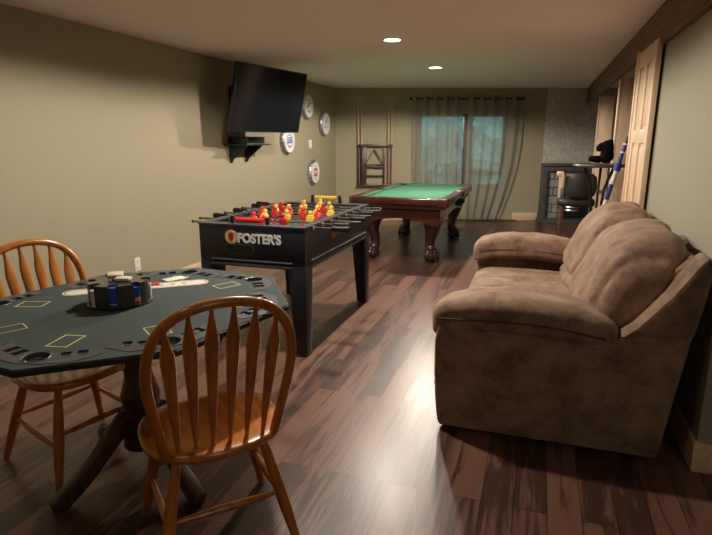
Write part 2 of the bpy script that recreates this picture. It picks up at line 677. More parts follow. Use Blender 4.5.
# outside-corner baseboard
bb = MB()
bb.box((XR - .016, 2.513, 0), (XR, 4.2, .135))
bb.box((XR - .016, 2.49, 0), (XR + .6, 2.515, .135), .003)
struct(bb.build('baseboard_right', M['pine_h']))
struct(MB().box((XL, -3.0, 0), (XL + .016, 9.2, .13), .003).build('baseboard_left', M['pine_h']))
b = MB()
b.box((-3.2, -.016, 0), (-1.85, 0, .14), .003)
b.box((0.0, -.016, 0), (.44, 0, .14), .003)
struct(b.build('baseboard_back', M['pine_x'], loc=B0, rotz=BW))
struct(MB().box((-1.9, -.10, 0), (.06, .02, .018), .004).build('trim_2', M['oak_dark'], loc=B0, rotz=BW))

# pine jambs of the framed openings
for k, (y, x1, zt) in enumerate(((6.45, .875, 2.05), (8.55, .90, 2.015))):
    m_ = MB()
    m_.box((.742, y, 0), (x1 + .03, y + .04, zt), .003)
    m_.box((.734, y - .004, 0), (.752, y + .09, zt), .002)
    struct(m_.build('trim_%d' % (3 + k), M['pine']))

# panelled pine door on the right
dr = bpy.data.objects.new('door_1', None)
COL.objects.link(dr)
dr.location = (.727, 4.30, 0)
struct(dr)
DWD, DH = .73, 2.085
m_ = MB()
st, rl = .105, .12
m_.box((-.035, 0, 0), (0, st, DH), .004)
m_.box((-.035, DWD - st, 0), (0, DWD, DH), .004)
m_.box((-.035, DWD / 2 - .05, 0), (0, DWD / 2 + .05, DH), .004)
rails = [(0, .22), (.78, .90), (1.40, 1.50), (DH - .125, DH)]
for z0, z1 in rails:
    m_.box((-.034, 0.01, z0), (0, DWD - .01, z1), .004)
m_.build('door_frame', M['door'], dr)
m_ = MB()
for (z0, z1) in ((.22, .78), (.90, 1.40), (1.50, DH - .125)):
    for y0, y1 in ((st, DWD / 2 - .05), (DWD / 2 + .05, DWD - st)):
        m_.box((-.020, y0 - .005, z0 - .005), (-.006, y1 + .005, z1 + .005))
        m_.box((-.029, y0 + .03, z0 + .03), (-.008, y1 - .03, z1 - .03), .008)
m_.build('door_panel', M['door'], dr)
# casing of the far side
m_ = MB()
m_.box((-.044, DWD + .002, 0), (.0, DWD + .055, DH + .02), .004)
m_.build('door_casing', M['door'], dr)

# ------------------------------------------------------------------ window, garden
wn = bpy.data.objects.new('window_1', None)
COL.objects.link(wn)
wn.location = B0
wn.rotation_euler = (0, 0, BW)
struct(wn)
m_ = MB()
f = .05
m_.box((WS0, .03, WZ0), (WS0 + f, .11, WZ1), .004)
m_.box((WS1 - f, .03, WZ0), (WS1, .11, WZ1), .004)
m_.box((WS0, .03, WZ0), (WS1, .11, WZ0 + f), .004)
m_.box((WS0, .03, WZ1 - f), (WS1, .11, WZ1), .004)
cx_ = -.86
m_.box((cx_ - .07, .03, WZ0), (cx_ + .07, .11, WZ1), .004)
m_.box((cx_, .03, .82), (WS1, .11, .88), .004)
m_.build('window_frame', M['surround'], wn)
MB().box((WS0 + f, .065, WZ0 + f), (cx_ - .07, .070, WZ1 - f)).build('pane', M['glass'], wn)
MB().box((cx_ + .07, .065, WZ0 + f), (WS1 - f, .070, WZ1 - f)).build('pane', M['glass'], wn)
struct(MB().box((-14, 9.2, -.35), (10, 28, -.13)).build('ground', M['grass']))
for k, (s, d, r_, h_) in enumerate(((-3.9, 5.2, .95, 2.5), (-1.55, 5.2, .95, 2.3), (.75, 5.2, .95, 2.2), (3.1, 5.2, .95, 2.6))):
    p = B0 + EX * s + EY * d
    def fol(u, q):
        n_ = noise.noise(q * 2.3) * .30 + noise.noise(q * 6.1) * .14
        return q + u.normalized() * n_
    m_ = MB().blob((p.x, p.y, h_ * .5), (r_, r_, h_ * .55), 2.2, 2.1, 64, 40, fol)
    lab = ['leafy green bush outside the window, leftmost behind the curtain', 'leafy green bush outside behind the left curtain panel',
           'low green bush outside behind the right curtain panel', 'leafy green bush outside the window, rightmost'][k]
    tag(m_.build('garden_bush', M['leaf']), lab, 'bush', 'bushes outside the window')

def hedge(u, q):
    return q + u.normalized() * (noise.noise(q * 1.7) * .5 + noise.noise(q * 4.3) * .22)
hp = B0 + EX * -.6 + EY * 8.4
o = MB().blob((0, 0, 2.4), (7.5, 1.0, 3.0), 4, 5, 120, 50, hedge).build('garden_hedge', M['leaf'])
o.location = (hp.x, hp.y, -.1)
o.rotation_euler = (0, 0, BW)
tag(o, 'tall green hedge outside filling the view through the curtains', 'hedge')

# ------------------------------------------------------------------ curtains
rod = thing('curtain_rod', 'dark iron curtain rod above the far window', 'curtain rod', B0, BW)
MB().tube([(-1.90, -.075, 2.125), (.05, -.075, 2.125)], .011, 10).build('pole', M['iron'], rod)
for s in (-1.90, .05):
    MB().blob((s, -.075, 2.125), (.026, .024, .024), 2, 2, 14, 10).build('finial', M['iron'], rod)
for s in (-1.83, -.98, -.02):
    mm = MB().box((s - .012, -.085, 2.10), (s + .012, 0, 2.115), .002)
    mm.box((s - .015, -.012, 2.07), (s + .015, 0, 2.15), .002)
    mm.build('bracket', M['iron'], rod)

def curtain(label, s0, s1, b0, b1, sweep, seed, nf):
    t = thing('curtain', label, 'curtain', B0, BW, 'sheer curtain panels')
    def fn(u, v):
        z = 2.165 - v * 2.135
        k = v ** 2.2
        lo = s0 + (b0 - s0) * k
        hi = s1 + (b1 - s1) * k
        x = lo + (hi - lo) * u
        amp = .024 + .008 * v
        ph = 2 * PI * nf * u
        y = -.078 - amp * math.sin(ph) * (1 if v > .03 else .8)
        y += .02 * noise.noise(Vector((u * 5 + seed, v * 2.2, 0))) * v
        x += .012 * math.sin(ph * .5 + seed + v * 2) * v + sweep * math.sin(PI * v) * (u - .0)
        return Vector((x, y, z))
    MB().grid(fn, nf * 16, 40).build('fabric', M['curtain'], t, angle=180)
    for k in range(nf):
        for q in (.0, .5):
            u = (k + q + .0) / nf
            if u < .02 or u > .98:
                continue
            x = s0 + (s1 - s0) * u
            mtx = Matrix.Translation((x, -.078, 2.125)) @ Matrix.Rotation(R(90), 4, 'Y') @ Matrix.Rotation(R(40), 4, 'X')
            MB().lathe([(.022, -.003), (.030, -.003), (.030, .003), (.022, .003), (.022, -.003)], 16, mtx, cap=False).build('grommet', M['iron'], t)
    return t
curtain('sheer beige linen curtain panel, the left one of the far window', -1.88, -.98, -1.86, -.94, 0., 1.3, 5)
curtain('sheer beige linen curtain panel, the right one with its hem swept inward', -.90, .035, -.90, -.27, .05, 4.1, 5)

# ------------------------------------------------------------------ recessed lights, added fill lamp
def spot(x, y, power, size=167, blend=.18, col=(1, .865, .71)):
    l = bpy.data.lights.new('can_light', 'SPOT')
    l.energy = power
    l.spot_size = R(size)
    l.spot_blend = blend
    l.shadow_soft_size = .05
    l.color = col
    o = bpy.data.objects.new('can_light', l)
    o.location = (x, y, CEIL - .012)
    COL.objects.link(o)
LAMPS = [(-1.335, 5.09), (-1.31, 7.12)]
for k, (x, y) in enumerate(LAMPS):
    t = thing('ceiling_light', ['round recessed ceiling light, the nearer and brighter one', 'round recessed ceiling light, the farther one toward the window'][k],
              'ceiling light', (x, y, CEIL), 0, 'recessed ceiling lights')
    MB().lathe([(.075, 0), (.095, 0), (.092, -.006), (.075, -.004)], 32, cap=False).build('trim_ring', M['white'], t)
    MB().lathe([(.074, -.001), (.074, -.003)], 32).build('lens', M['lens'], t)
PW = 190
for x, y, p in ((-1.335, 5.09, PW), (-1.31, 7.12, PW * 1.6), (-1.34, 3.0, PW), (-1.34, .9, PW * .03)):
    spot(x, y, p)
def area(x, y, z, power, size, col=(1, .84, .66)):
    l = bpy.data.lights.new('added_fill_light', 'AREA')
    l.shape = 'DISK'
    l.size = size
    l.energy = power
    l.color = col
    o = bpy.data.objects.new('added_fill_light', l)
    o.location = (x, y, z)
    COL.objects.link(o)
area(1.6, -.8, CEIL - .03, 12, .6)  # soft fill lamp added out of view behind the camera, lifts the shadows
# ------------------------------------------------------------------ world
w = bpy.data.worlds.new('world')
SC.world = w
w.use_nodes = True
bg = w.node_tree.nodes['Background']
bg.inputs['Color'].default_value = (.55, .78, 1.0, 1)
bg.inputs['Strength'].default_value = 1.3

sl_ = bpy.data.lights.new('daylight', 'SUN')
sl_.energy = 2.0
sl_.angle = .2
sl_.color = (.80, .95, 1.0)
so_ = bpy.data.objects.new('daylight', sl_)
so_.rotation_euler = (R(48), 0, BW)
so_.location = (0, 0, 6)
COL.objects.link(so_)

# ------------------------------------------------------------------ windsor chairs
def make_chair(label):
    t = thing('dining_chair', label, 'chair', (0, 0, 0), 0, 'arrow-back dining chairs')
    # local: +y forward, seat top at z .45
    SZ = .45
    def seat_outline(k):
        pts = []
        for i in range(40):
            a = 2 * PI * i / 40
            c_, s_ = math.cos(a), math.sin(a)
            e = 2.5
            x = math.copysign(abs(c_) ** (2 / e), c_) * .232 * k
            y = math.copysign(abs(s_) ** (2 / e), s_) * .212 * k
            if s_ > 0:
                x *= 1 + .04 * s_
            pts.append((x, y))
        return pts
    b_ = bmesh.new()
    rings = []
    for k, z in ((.80, SZ - .038), (.93, SZ - .036), (.985, SZ - .026), (1.0, SZ - .014), (.985, SZ - .003), (.95, SZ), (.75, SZ - .004), (.45, SZ - .010), (.15, SZ - .010)):
        rings.append([b_.verts.new((x, y, z)) for x, y in seat_outline(k)])
    for a, c_ in zip(rings, rings[1:]):
        for k in range(40):
            b_.faces.new((a[k], a[(k + 1) % 40], c_[(k + 1) % 40], c_[k]))
    b_.faces.new(rings[0][::-1])
    b_.faces.new(rings[-1])
    sm = MB()
    sm._merge(b_)
    sm.build('seat', M['oak_seat'], t, angle=60)
    # bent hoop back
    def hoop(u):
        # u 0..1 from left base over the top to right base
        a = PI * (1.30 - 1.60 * u)
        cx, cz, rx, rz = 0, .755, .212, .212
        if u < .12 or u > .88:
            s_ = -1 if u < .5 else 1
            k = (u / .12) if u < .5 else ((1 - u) / .12)
            ae = PI * (1.30 - 1.60 * (.12 if u < .5 else .88))
            xe, ze = rx * math.cos(ae), cz + rz * math.sin(ae)
            x = s_ * .172 + (xe - s_ * .172) * k
            z = SZ - .01 + (ze - SZ + .01) * k
        else:
            x, z = rx * math.cos(a), cz + rz * math.sin(a)
        y = -.155 - (z - SZ) * .23
        return Vector((x, y, z))
    pts = []
    ctrl = [(-.170, SZ - .012), (-.188, .54), (-.204, .64), (-.213, .73), (-.207, .81), (-.182, .880), (-.137, .928), (-.074, .955), (0, .963)]
    ctrl = ctrl + [(-x, z) for x, z in ctrl[-2::-1]]
    P3 = [Vector((x, -.155 - (z - SZ) * .23, z)) for x, z in ctrl]
    sm_ = []
    for i in range(len(P3) - 1):                    # Catmull-Rom
        p0, p1, p2, p3 = P3[max(i - 1, 0)], P3[i], P3[i + 1], P3[min(i + 2, len(P3) - 1)]
        for j in range(4):
            q = j / 4
            sm_.append(.5 * ((2 * p1) + (p2 - p0) * q + (2 * p0 - 5 * p1 + 4 * p2 - p3) * q * q + (3 * p1 - p0 - 3 * p2 + p3) * q ** 3))
    sm_.append(P3[-1])
    MB().tube(sm_, .0158, 12, up=(0, 1, 0)).build('back_hoop', M['oak'], t)
    # arrow spindles
    def hoop_z(x):
        best = None
        for a, c_ in zip(sm_, sm_[1:]):
            if min(a.x, c_.x) <= x <= max(a.x, c_.x) and a.z > .70:
                k = (x - a.x) / (c_.x - a.x) if c_.x != a.x else 0
                best = a.z + (c_.z - a.z) * k
        return best
    for k in range(6):
        xb = -.132 + .0528 * k
        xt = xb * 1.20
        zt = hoop_z(xt) - .006
        p0 = Vector((xb, -.150, SZ - .01))
        p1 = Vector((xt, -.155 - (zt - SZ) * .23, zt))
        def at(q):
            return p0 + (p1 - p0) * q
        prof = [(0, .007), (.10, .0085), (.22, .012), (.40, .0155), (.60, .019), (.74, .0215), (.80, .0205), (.88, .0125), (.95, .007), (1, .0065)]
        m2 = MB()
        m2.tube([at(q) for q, r_ in prof], [r_ for q, r_ in prof], 10, flat=1., up=(1, 0, 0))
        o = m2.build('spindle', M['oak'], t)
        # flatten the paddle front to back
        for v in o.data.vertices:
            d = (v.co.z - p0.z) / (p1.z - p0.z)
            yc = p0.y + (p1.y - p0.y) * d
            fl = 1. if d < .15 or d > .94 else .42
            v.co.y = yc + (v.co.y - yc) * fl
    # splayed legs
    tops = {'rl': (-.135, -.125), 'rr': (.135, -.125), 'fl': (-.145, .135), 'fr': (.145, .135)}
    bots = {'rl': (-.225, -.225), 'rr': (.225, -.225), 'fl': (-.222, .195), 'fr': (.222, .195)}
    def leg_at(k, z):
        q = 1 - z / (SZ - .03)
        a, c_ = tops[k], bots[k]
        return Vector((a[0] + (c_[0] - a[0]) * q, a[1] + (c_[1] - a[1]) * q, z))
    for k in ('rl', 'rr', 'fl', 'fr'):
        zs = [SZ - .030, .36, .28, .20, .12, .05, 0.]
        rs = [.014, .0165, .0195, .0205, .018, .0150, .0125]
        MB().tube([leg_at(k, z) for z in zs], rs, 12, up=(1, 0, 0)).build('leg', M['oak'], t)
    def stretch(a, c_, za, zc):
        p, q = leg_at(a, za), leg_at(c_, zc)
        pts_ = [p + (q - p) * k for k in (0, .15, .35, .5, .65, .85, 1)]
        MB().tube(pts_, [.008, .010, .0125, .0135, .0125, .010, .008], 10).build('stretcher', M['oak'], t)
    stretch('rl', 'fl', .20, .17)
    stretch('rr', 'fr', .20, .17)
    stretch('rl', 'rr', .215, .215)
    stretch('fl', 'fr', .225, .225)
    return t

ch1 = make_chair('honey oak arrow-back chair in the foreground, its back to the viewer')
ch1.location = (-1.046, 1.519, 0)
ch1.rotation_euler = (0, 0, R(135.5 - 90))
ch1.scale = (1.05, 1.05, 1.0)
ch2 = dup(ch1)
ch2['label'] = 'honey oak arrow-back chair at the far left side of the card table'
ch2.location = (-1.932, 1.785, 0)
ch2.rotation_euler = (0, 0, R(-15 - 90))

# ------------------------------------------------------------------ card table
TC = Vector((-1.56, 1.763, 0))
V = [(-.132, .665), (.334, .619), (.62, .201), (.491, -.371)]
V = V + [(-x, -y) for x, y in V]
ct = thing('card_table', 'octagonal card table with dark green felt top on a wooden pedestal', 'table', TC)
vv = [V[i] for i in range(8)][::-1]      # counter-clockwise
top_o = MB().prism(vv, .736, .757, bev=.004).build('table_top', M['tab_edge'], ct)
felt_o = MB().prism([(x * .992, y * .992) for x, y in vv], .7565, .760).build('felt', M['tab_felt'], ct)
ZT = .760

def tmtx(ang, r, z):
    c_, s_ = math.cos(ang), math.sin(ang)
    # local x = tangential, local y = radial outward
    return axis_mtx((c_ * r, s_ * r, z), (s_, -c_, 0), (c_, s_, 0), (0, 0, 1))

angs = [math.atan2(y, x) for x, y in V]
cutter = MB()
trays = []
for i, (x, y) in enumerate(V):
    rv = math.hypot(x, y)
    a = angs[i]
    rb = rv * .63
    w2, h2, th = .038, .055, .004
    o_ = [(-w2, -h2), (w2, -h2), (w2, h2), (-w2, h2)]
    i_ = [(-w2 + th, -h2 + th), (w2 - th, -h2 + th), (w2 - th, h2 - th), (-w2 + th, h2 - th)]
    MB().ringband(o_, i_, 0, .0008, tmtx(a, rb, ZT)).build('card_outline', M['yel_line'], ct)
    # chip tray: a cup well in the middle and two sunk chip slots on either side
    mt = tmtx(a, rv * .83, ZT)
    poly = [(-.205, -.085), (-.150, -.045), (-.060, -.030), (.060, -.030), (.150, -.045), (.205, -.085), (.235, -.030), (.165, .045), (.05, .062), (-.05, .062), (-.165, .045), (-.235, -.030)]
    poly = [(x_ * .80, y_ - .012 if abs(x_) > .1 else y_) for x_, y_ in poly]
    to = MB().prism(poly, 0, .0018, mt).build('chip_tray', M['tray'], ct)
    trays.append(to)
    cm = mt @ Matrix.Translation((0, .012, 0))
    cutter.lathe([(.0402, -.0172), (.0402, .02)], 28, cm)
    MB().lathe([(.0008, -.0168), (.036, -.0168), (.0395, -.014), (.0395, .0018), (.0425, .0036), (.0440, .0018), (.0402, .0012)], 28, cm, cap=False).build('cup_well', M['tray'], to)
    for sx in (-1, 1):
        for q in (.078, .122):
            mm = mt @ Matrix.Translation((sx * q, -.022 - (q - .085) * .50, 0)) @ Matrix.Rotation(sx * R(-24), 4, 'Z')
            cutter.box((-.0172, -.0252, -.0122), (.0172, .0252, .02), mtx=mm)
            sm_ = MB()
            hw, hl = .0168, .0248
            sm_.ringband([(-hw, -hl), (hw, -hl), (hw, hl), (-hw, hl)], [(-hw + .001, -hl + .001), (hw - .001, -hl + .001), (hw - .001, hl - .001), (-hw + .001, hl - .001)], -.0120, .0022, mm)
            sm_.hexa([mm @ Vector(p) for p in ((-hw, -hl, -.0121), (hw, -hl, -.0121), (hw, hl, -.0121), (-hw, hl, -.0121), (-hw, -hl, -.0040), (hw, -hl, -.0040), (hw, hl, -.0118), (-hw, hl, -.0118))])
            sm_.build('chip_slot', M['tray'], to)
cut_o = cutter.build('cutter', M['tray'])
def carve(o):
    md = o.modifiers.new('carve', 'BOOLEAN')
    md.operation = 'DIFFERENCE'
    md.solver = 'EXACT'
    md.object = cut_o
    dg = bpy.context.evaluated_depsgraph_get()
    dg.update()
    me = bpy.data.meshes.new_from_object(o.evaluated_get(dg))
    o.modifiers.remove(md)
    for f_ in me.polygons:
        f_.use_smooth = False
    o.data = me
cut_o.location = TC
bpy.context.view_layer.update()
for o in [top_o, felt_o] + trays:
    carve(o)
bpy.data.objects.remove(cut_o)
# printed white community band
d = Vector((.465, .37, 0)).normalized()
bm_ = axis_mtx((-.158, .232, ZT), d, Vector((-d.y, d.x, 0)), (0, 0, 1))
def stadium(l, w_, n=10):
    pts_ = []
    for k in range(n + 1):
        a = -PI / 2 + PI * k / n
        pts_.append((l - w_ + w_ * math.cos(a), w_ * math.sin(a)))
    for k in range(n + 1):
        a = PI / 2 + PI * k / n
        pts_.append((-l + w_ + w_ * math.cos(a), w_ * math.sin(a)))
    return pts_
MB().ringband(stadium(.315, .050), stadium(.308, .043), 0, .0008, bm_).build('band_outline', M['yel_line'], ct)
MB().prism(stadium(.302, .037), 0, .0006, bm_).build('printed_band', M['band'], ct)
pk = MB()
for k in range(9):
    pk.box((-.21 + k * .05, -.012, .0006), (-.19 + k * .05, .012, .0009), mtx=bm_)
pk.build('band_print', M['pink'], ct)
# pedestal
pd = MB()
pd.lathe([(.045, .12), (.085, .13), (.085, .26), (.06, .28), (.075, .31), (.082, .36), (.062, .43), (.048, .50), (.06, .53), (.05, .56), (.075, .62), (.078, .66), (.05, .68)], 28)
pd.build('pedestal', M['oak_dark'], ct)
br = MB()
for a in (0, 90):
    br.box((-.45, -.035, .675), (.45, .035, .736), .004, mtx=Matrix.Rotation(R(a + 20), 4, 'Z'))
br.build('top_support', M['oak_dark'], ct)
for a in (-111, -21, 69, 159):
    m_ = MB()
    prof = [(.05, .265, .060), (.10, .255, .058), (.165, .195, .052), (.235, .125, .046), (.30, .075, .042), (.355, .052, .038), (.395, .040, .034)]
    mt = Matrix.Rotation(R(a), 4, 'Z')
    up = []
    lo = []
    for x, z, h in prof:
        up.append((x, z + h * .75))
        lo.append((x - .012, max(0, z - h * .75)))
    lo[-1] = (prof[-1][0], 0)
    up[-1] = (prof[-1][0] + .012, .045)
    lo[-2] = (prof[-2][0], .0)
    poly = up + lo[::-1]
    mt2 = mt @ axis_mtx((0, .026, 0), (1, 0, 0), (0, 0, 1), (0, -1, 0))
    m_.prism(poly, 0, .052, mt2, bev=.006)
    m_.build('foot', M['oak_dark'], ct)

# things on the card table
def on_table(dx, dy, z=ZT):
    return (TC.x + dx, TC.y + dy, z)
CR = (-.066, .014)
rk = thing('chip_rack', 'round smoky black poker chip carousel in the middle of the card table', 'chip rack', on_table(*CR, ZT + .0010))
RB, r0, rn = .122, .106, .0208
dl = math.acos((RB * RB + r0 * r0 - rn * rn) / (2 * RB * r0))
poly = []
A0 = R(29)
for k in range(8):
    a = A0 + 2 * PI * k / 8
    # notch from a-dl to a+dl, concave
    c0 = Vector((r0 * math.cos(a), r0 * math.sin(a)))
    s_ = Vector((RB * math.cos(a - dl), RB * math.sin(a - dl))) - c0
    e_ = Vector((RB * math.cos(a + dl), RB * math.sin(a + dl))) - c0
    b0_ = math.atan2(s_.y, s_.x)
    b1_ = math.atan2(e_.y, e_.x)
    while b1_ > b0_:
        b1_ -= 2 * PI
    for j in range(11):
        q = b0_ + (b1_ - b0_) * j / 10
        poly.append((c0.x + rn * math.cos(q), c0.y + rn * math.sin(q)))
    nx = a + 2 * PI / 8 - dl
    for j in range(1, 7):
        q = a + dl + (nx - a - dl) * j / 7
        poly.append((RB * math.cos(q), RB * math.sin(q)))
MB().prism(poly, .006, .097).build('rack_body', M['smoke'], rk)
MB().lathe([(.116, 0), (.128, .001), (.129, .006), (.122, .0065)], 48).build('rack_base', M['black_plastic'], rk)
MB().lathe([(.026, .097), (.026, .0985), (.012, .0995)], 24).build('hub', M['black_plastic'], rk)
chip_protos = {}
def chip_mesh(key):
    if key not in chip_protos:
        m_ = MB().lathe([(.0170, 0), (.0195, .0004), (.0195, .0040), (.0170, .0044)], 20)
        o = m_.build('poker_chip', M['chip_' + key])
        chip_protos[key] = o
        return o, True
    return chip_protos[key], False
stacks = ['blue' * 0 or k for k in ('blue', 'mix', 'white', 'red', 'blue', 'black', 'blue', 'red')]
# order so that the stacks toward the viewer read white, blue, blue over red
def stack_cols(kind):
    if kind == 'mix':
        return ['red'] * 4 + ['white', 'red', 'white'] + ['blue'] * 9
    if kind == 'bluew':
        return ['blue'] * 3 + ['white'] + ['blue'] * 14
    return [kind] * 15
plan = {}
for k in range(8):
    a = A0 + 2 * PI * k / 8
    deg = math.degrees(a) % 360
    plan[k] = {29: 'white', 74: 'red', 119: 'blue', 164: 'black', 209: 'blue', 254: 'white', 299: 'bluew', 344: 'mix'}[round(deg)]
for k in range(8):
    a = A0 + 2 * PI * k / 8
    for j, c_ in enumerate(stack_cols(plan[k])):
        pr_, new = chip_mesh(c_)
        o = pr_
        if not new:
            o = pr_.copy()
            COL.objects.link(o)
        o.location = on_table(CR[0] + r0 * math.cos(a), CR[1] + r0 * math.sin(a), ZT + .0080 + j * .0046)
        tag(o, c_ + ' poker chip standing in a stack in the round chip rack', 'poker chip', 'poker chips in the rack')
for k, (dx, dy, ang, m_, tilt) in enumerate(((-.020, .006, 35, 'card', 12), (.034, -.012, 20, 'card_w', 0))):
    o = MB().box((-.030, -.020, 0), (.030, .020, .017 if k == 0 else .012), .002).build('card_deck', M[m_])
    o.location = on_table(CR[0] + dx, CR[1] + dy, ZT + .1002 + (.005 if k == 0 else 0))
    o.rotation_euler = (R(tilt), 0, R(ang))
    tag(o, ['small tan card box lying tilted on top of the chip rack', 'small pale card box lying flat on top of the chip rack'][k], 'card box', 'card boxes on the chip rack')
o = MB().box((-.032, -.050, 0), (.032, .050, .004), .001).build('playing_card_stack', M['card_w'])
o.location = on_table(-.092, .410)
o.rotation_euler = (0, 0, R(-28))
tag(o, 'small pale stack of cards lying on the felt behind the white band', 'cards')
o = MB().box((-.025, -.018, 0), (.030, .018, .006), .002).build('red_card_box', M['red_pl'])
o.location = on_table(-.120, .285, ZT + .0005)
o.rotation_euler = (0, 0, R(38))
tag(o, 'small flat red card box lying just behind the chip rack', 'card box')

# ------------------------------------------------------------------ foosball table
FX0, FX1, FY0, FY1 = -2.165, -1.385, 3.15, 4.56
FZ0, FZ1 = .60, .872
ft = thing('foosball_table', 'black foosball table with red and yellow players', 'game table', ((FX0 + FX1) / 2, (FY0 + FY1) / 2, 0))
FO = Vector(ft.location)
def fb(lo, hi, name, m_, bev=.004, par=None):
    l = [lo[i] - FO[i] for i in range(3)]
    h = [hi[i] - FO[i] for i in range(3)]
    return MB().box(l, h, bev).build(name, m_, par or ft)
tw = .035
fe = fb((FX0, FY0, FZ0 + .02), (FX1, FY0 + tw, FZ1), 'end_panel', M['black_lam'])
fb((FX0, FY1 - tw, FZ0 + .02), (FX1, FY1, FZ1), 'end_panel', M['black_lam'])
fs = fb((FX1 - tw, FY0 + tw, FZ0 + .02), (FX1, FY1 - tw, FZ1), 'side_panel', M['black_lam'])
fb((FX0, FY0 + tw, FZ0 + .02), (FX0 + tw, FY1 - tw, FZ1), 'side_panel', M['black_lam'])
fb((FX0 + tw, FY0 + tw, .735), (FX1 - tw, FY1 - tw, .750), 'playfield', M['field'], .001)
# top rim
rim = MB()
o_ = [(FX0 - .004, FY0 - .004), (FX1 + .004, FY0 - .004), (FX1 + .004, FY1 + .004), (FX0 - .004, FY1 + .004)]
i_ = [(FX0 + .045, FY0 + .075), (FX1 - .045, FY0 + .075), (FX1 - .045, FY1 - .075), (FX0 + .045, FY1 - .075)]
rim.ringband([(x - FO.x, y - FO.y) for x, y in o_], [(x - FO.x, y - FO.y) for x, y in i_], FZ1 - .002, FZ1 + .008)
rim.build('top_rim', M['black_trim'], ft)
# mouldings under the end and side panels
for (lo, hi) in (((FX0 + .09, FY0 - .012, .632), (FX1 - .09, FY0 + .01, .644)), ((FX0 + .09, FY0 - .012, .598), (FX1 - .09, FY0 + .01, .616)),
                 ((FX1 - .01, FY0 + .10, .640), (FX1 + .010, FY1 - .10, .652)), ((FX1 - .01, FY0 + .10, .600), (FX1 + .010, FY1 - .10, .616))):
    fb(lo, hi, 'moulding', M['black_trim'], .003)
fb((FX0 + .05, FY0 + .02, .612), (FX1 - .05, FY1 - .02, .624), 'bottom_board', M['black_lam'])
# legs
LW = .125
for x0, sx in ((FX0, 1), (FX1, -1)):
    for y0, sy in ((FY0, 1), (FY1, -1)):
        x0_, y0_ = x0 - sx * .0015, y0 - sy * .0015
        a, t_ = LW, .085
        def q(w_, z):
            xs = sorted((x0_, x0_ + sx * w_))
            ys = sorted((y0_, y0_ + sy * w_))
            return [(xs[0] - FO.x, ys[0] - FO.y, z), (xs[1] - FO.x, ys[0] - FO.y, z), (xs[1] - FO.x, ys[1] - FO.y, z), (xs[0] - FO.x, ys[1] - FO.y, z)]
        lg = MB().hexa(q(t_, .012) + q(a, .62), .004).build('leg', M['black_lam'], ft)
        MB().lathe([(.02, 0), (.024, .002), (.024, .010), (.012, .014)], 16, Matrix.Translation((x0_ + sx * t_ / 2 - FO.x, y0_ + sy * t_ / 2 - FO.y, 0))).build('leveller', M['black_plastic'], lg)
# ball return opening
sl = MB()
pts_ = [(x * 1, y) for x, y in stadium(.105, .030)]
sl.prism(pts_, 0, .004, axis_mtx((-1.86 - FO.x, FY0 - .0045 - FO.y, .712), (1, 0, 0), (0, 0, 1), (0, -1, 0)) @ Matrix.Translation((0, 0, -.004)))
so = sl.build('ball_return', M['tray_dk'], fe)
rb_ = MB()
rb_.ringband(stadium(.112, .037), stadium(.104, .029), .0005, .0035, axis_mtx((-1.86 - FO.x, FY0 - FO.y, .712), (1, 0, 0), (0, 0, 1), (0, -1, 0)))
rb_.build('return_rim', M['black_trim'], so)

def logo(origin, ex, ez, nrm, scale, mt_text, mt_disc, mt_in, parent):
    ex, ez, nrm = Vector(ex), Vector(ez), Vector(nrm)
    mtx = axis_mtx(origin, ex * scale, ez * scale, nrm * scale)
    d_ = MB().lathe([(.047, 0), (.047, .0015)], 32, mtx @ Matrix.Translation((-.049, .032, 0))).build('emblem', mt_disc, parent)
    rg = MB()
    rg.lathe([(.036, .0015), (.041, .0015), (.041, .0022), (.036, .0022), (.036, .0015)], 32, mtx @ Matrix.Translation((-.049, .032, 0)), cap=False)
    rg.build('emblem_ring', mt_in, d_)
    sh = MB()
    sh.prism([(-.018, .022), (-.020, .0), (-.012, -.022), (0, -.031), (.012, -.022), (.020, .0), (.018, .022), (.006, .028), (-.006, .028)], .0015, .0024, mtx @ Matrix.Translation((-.049, .032, 0)))
    sh.build('emblem_mark', M['chip_red'] if mt_text is M['letter'] else mt_text, d_)
    me, w_ = text_mesh("FOSTER'S", .084, .0012, .0035, 1.)
    kx = .318 / w_
    # slab serifs on the straight letters
    for v in me.vertices:
        v.co.x *= kx
    me.transform(mtx @ Matrix.Translation((0, .0, .0012)))
    me.materials.append(mt_text)
    ob = bpy.data.objects.new('lettering', me)
    COL.objects.link(ob)
    ob.parent = parent
    return ob
logo((-1.868 - FO.x, FY0 - .001 - FO.y, .762), (1, 0, 0), (0, 0, 1), (0, -1, 0), 1., M['letter'], M['cream'], M['orange'], fe)
logo((FX1 + .001 - FO.x, 3.72 - FO.y, .740), (0, 1, 0), (0, 0, 1), (1, 0, 0), 1., M['gold'], M['gold'], M['oak'], fs)

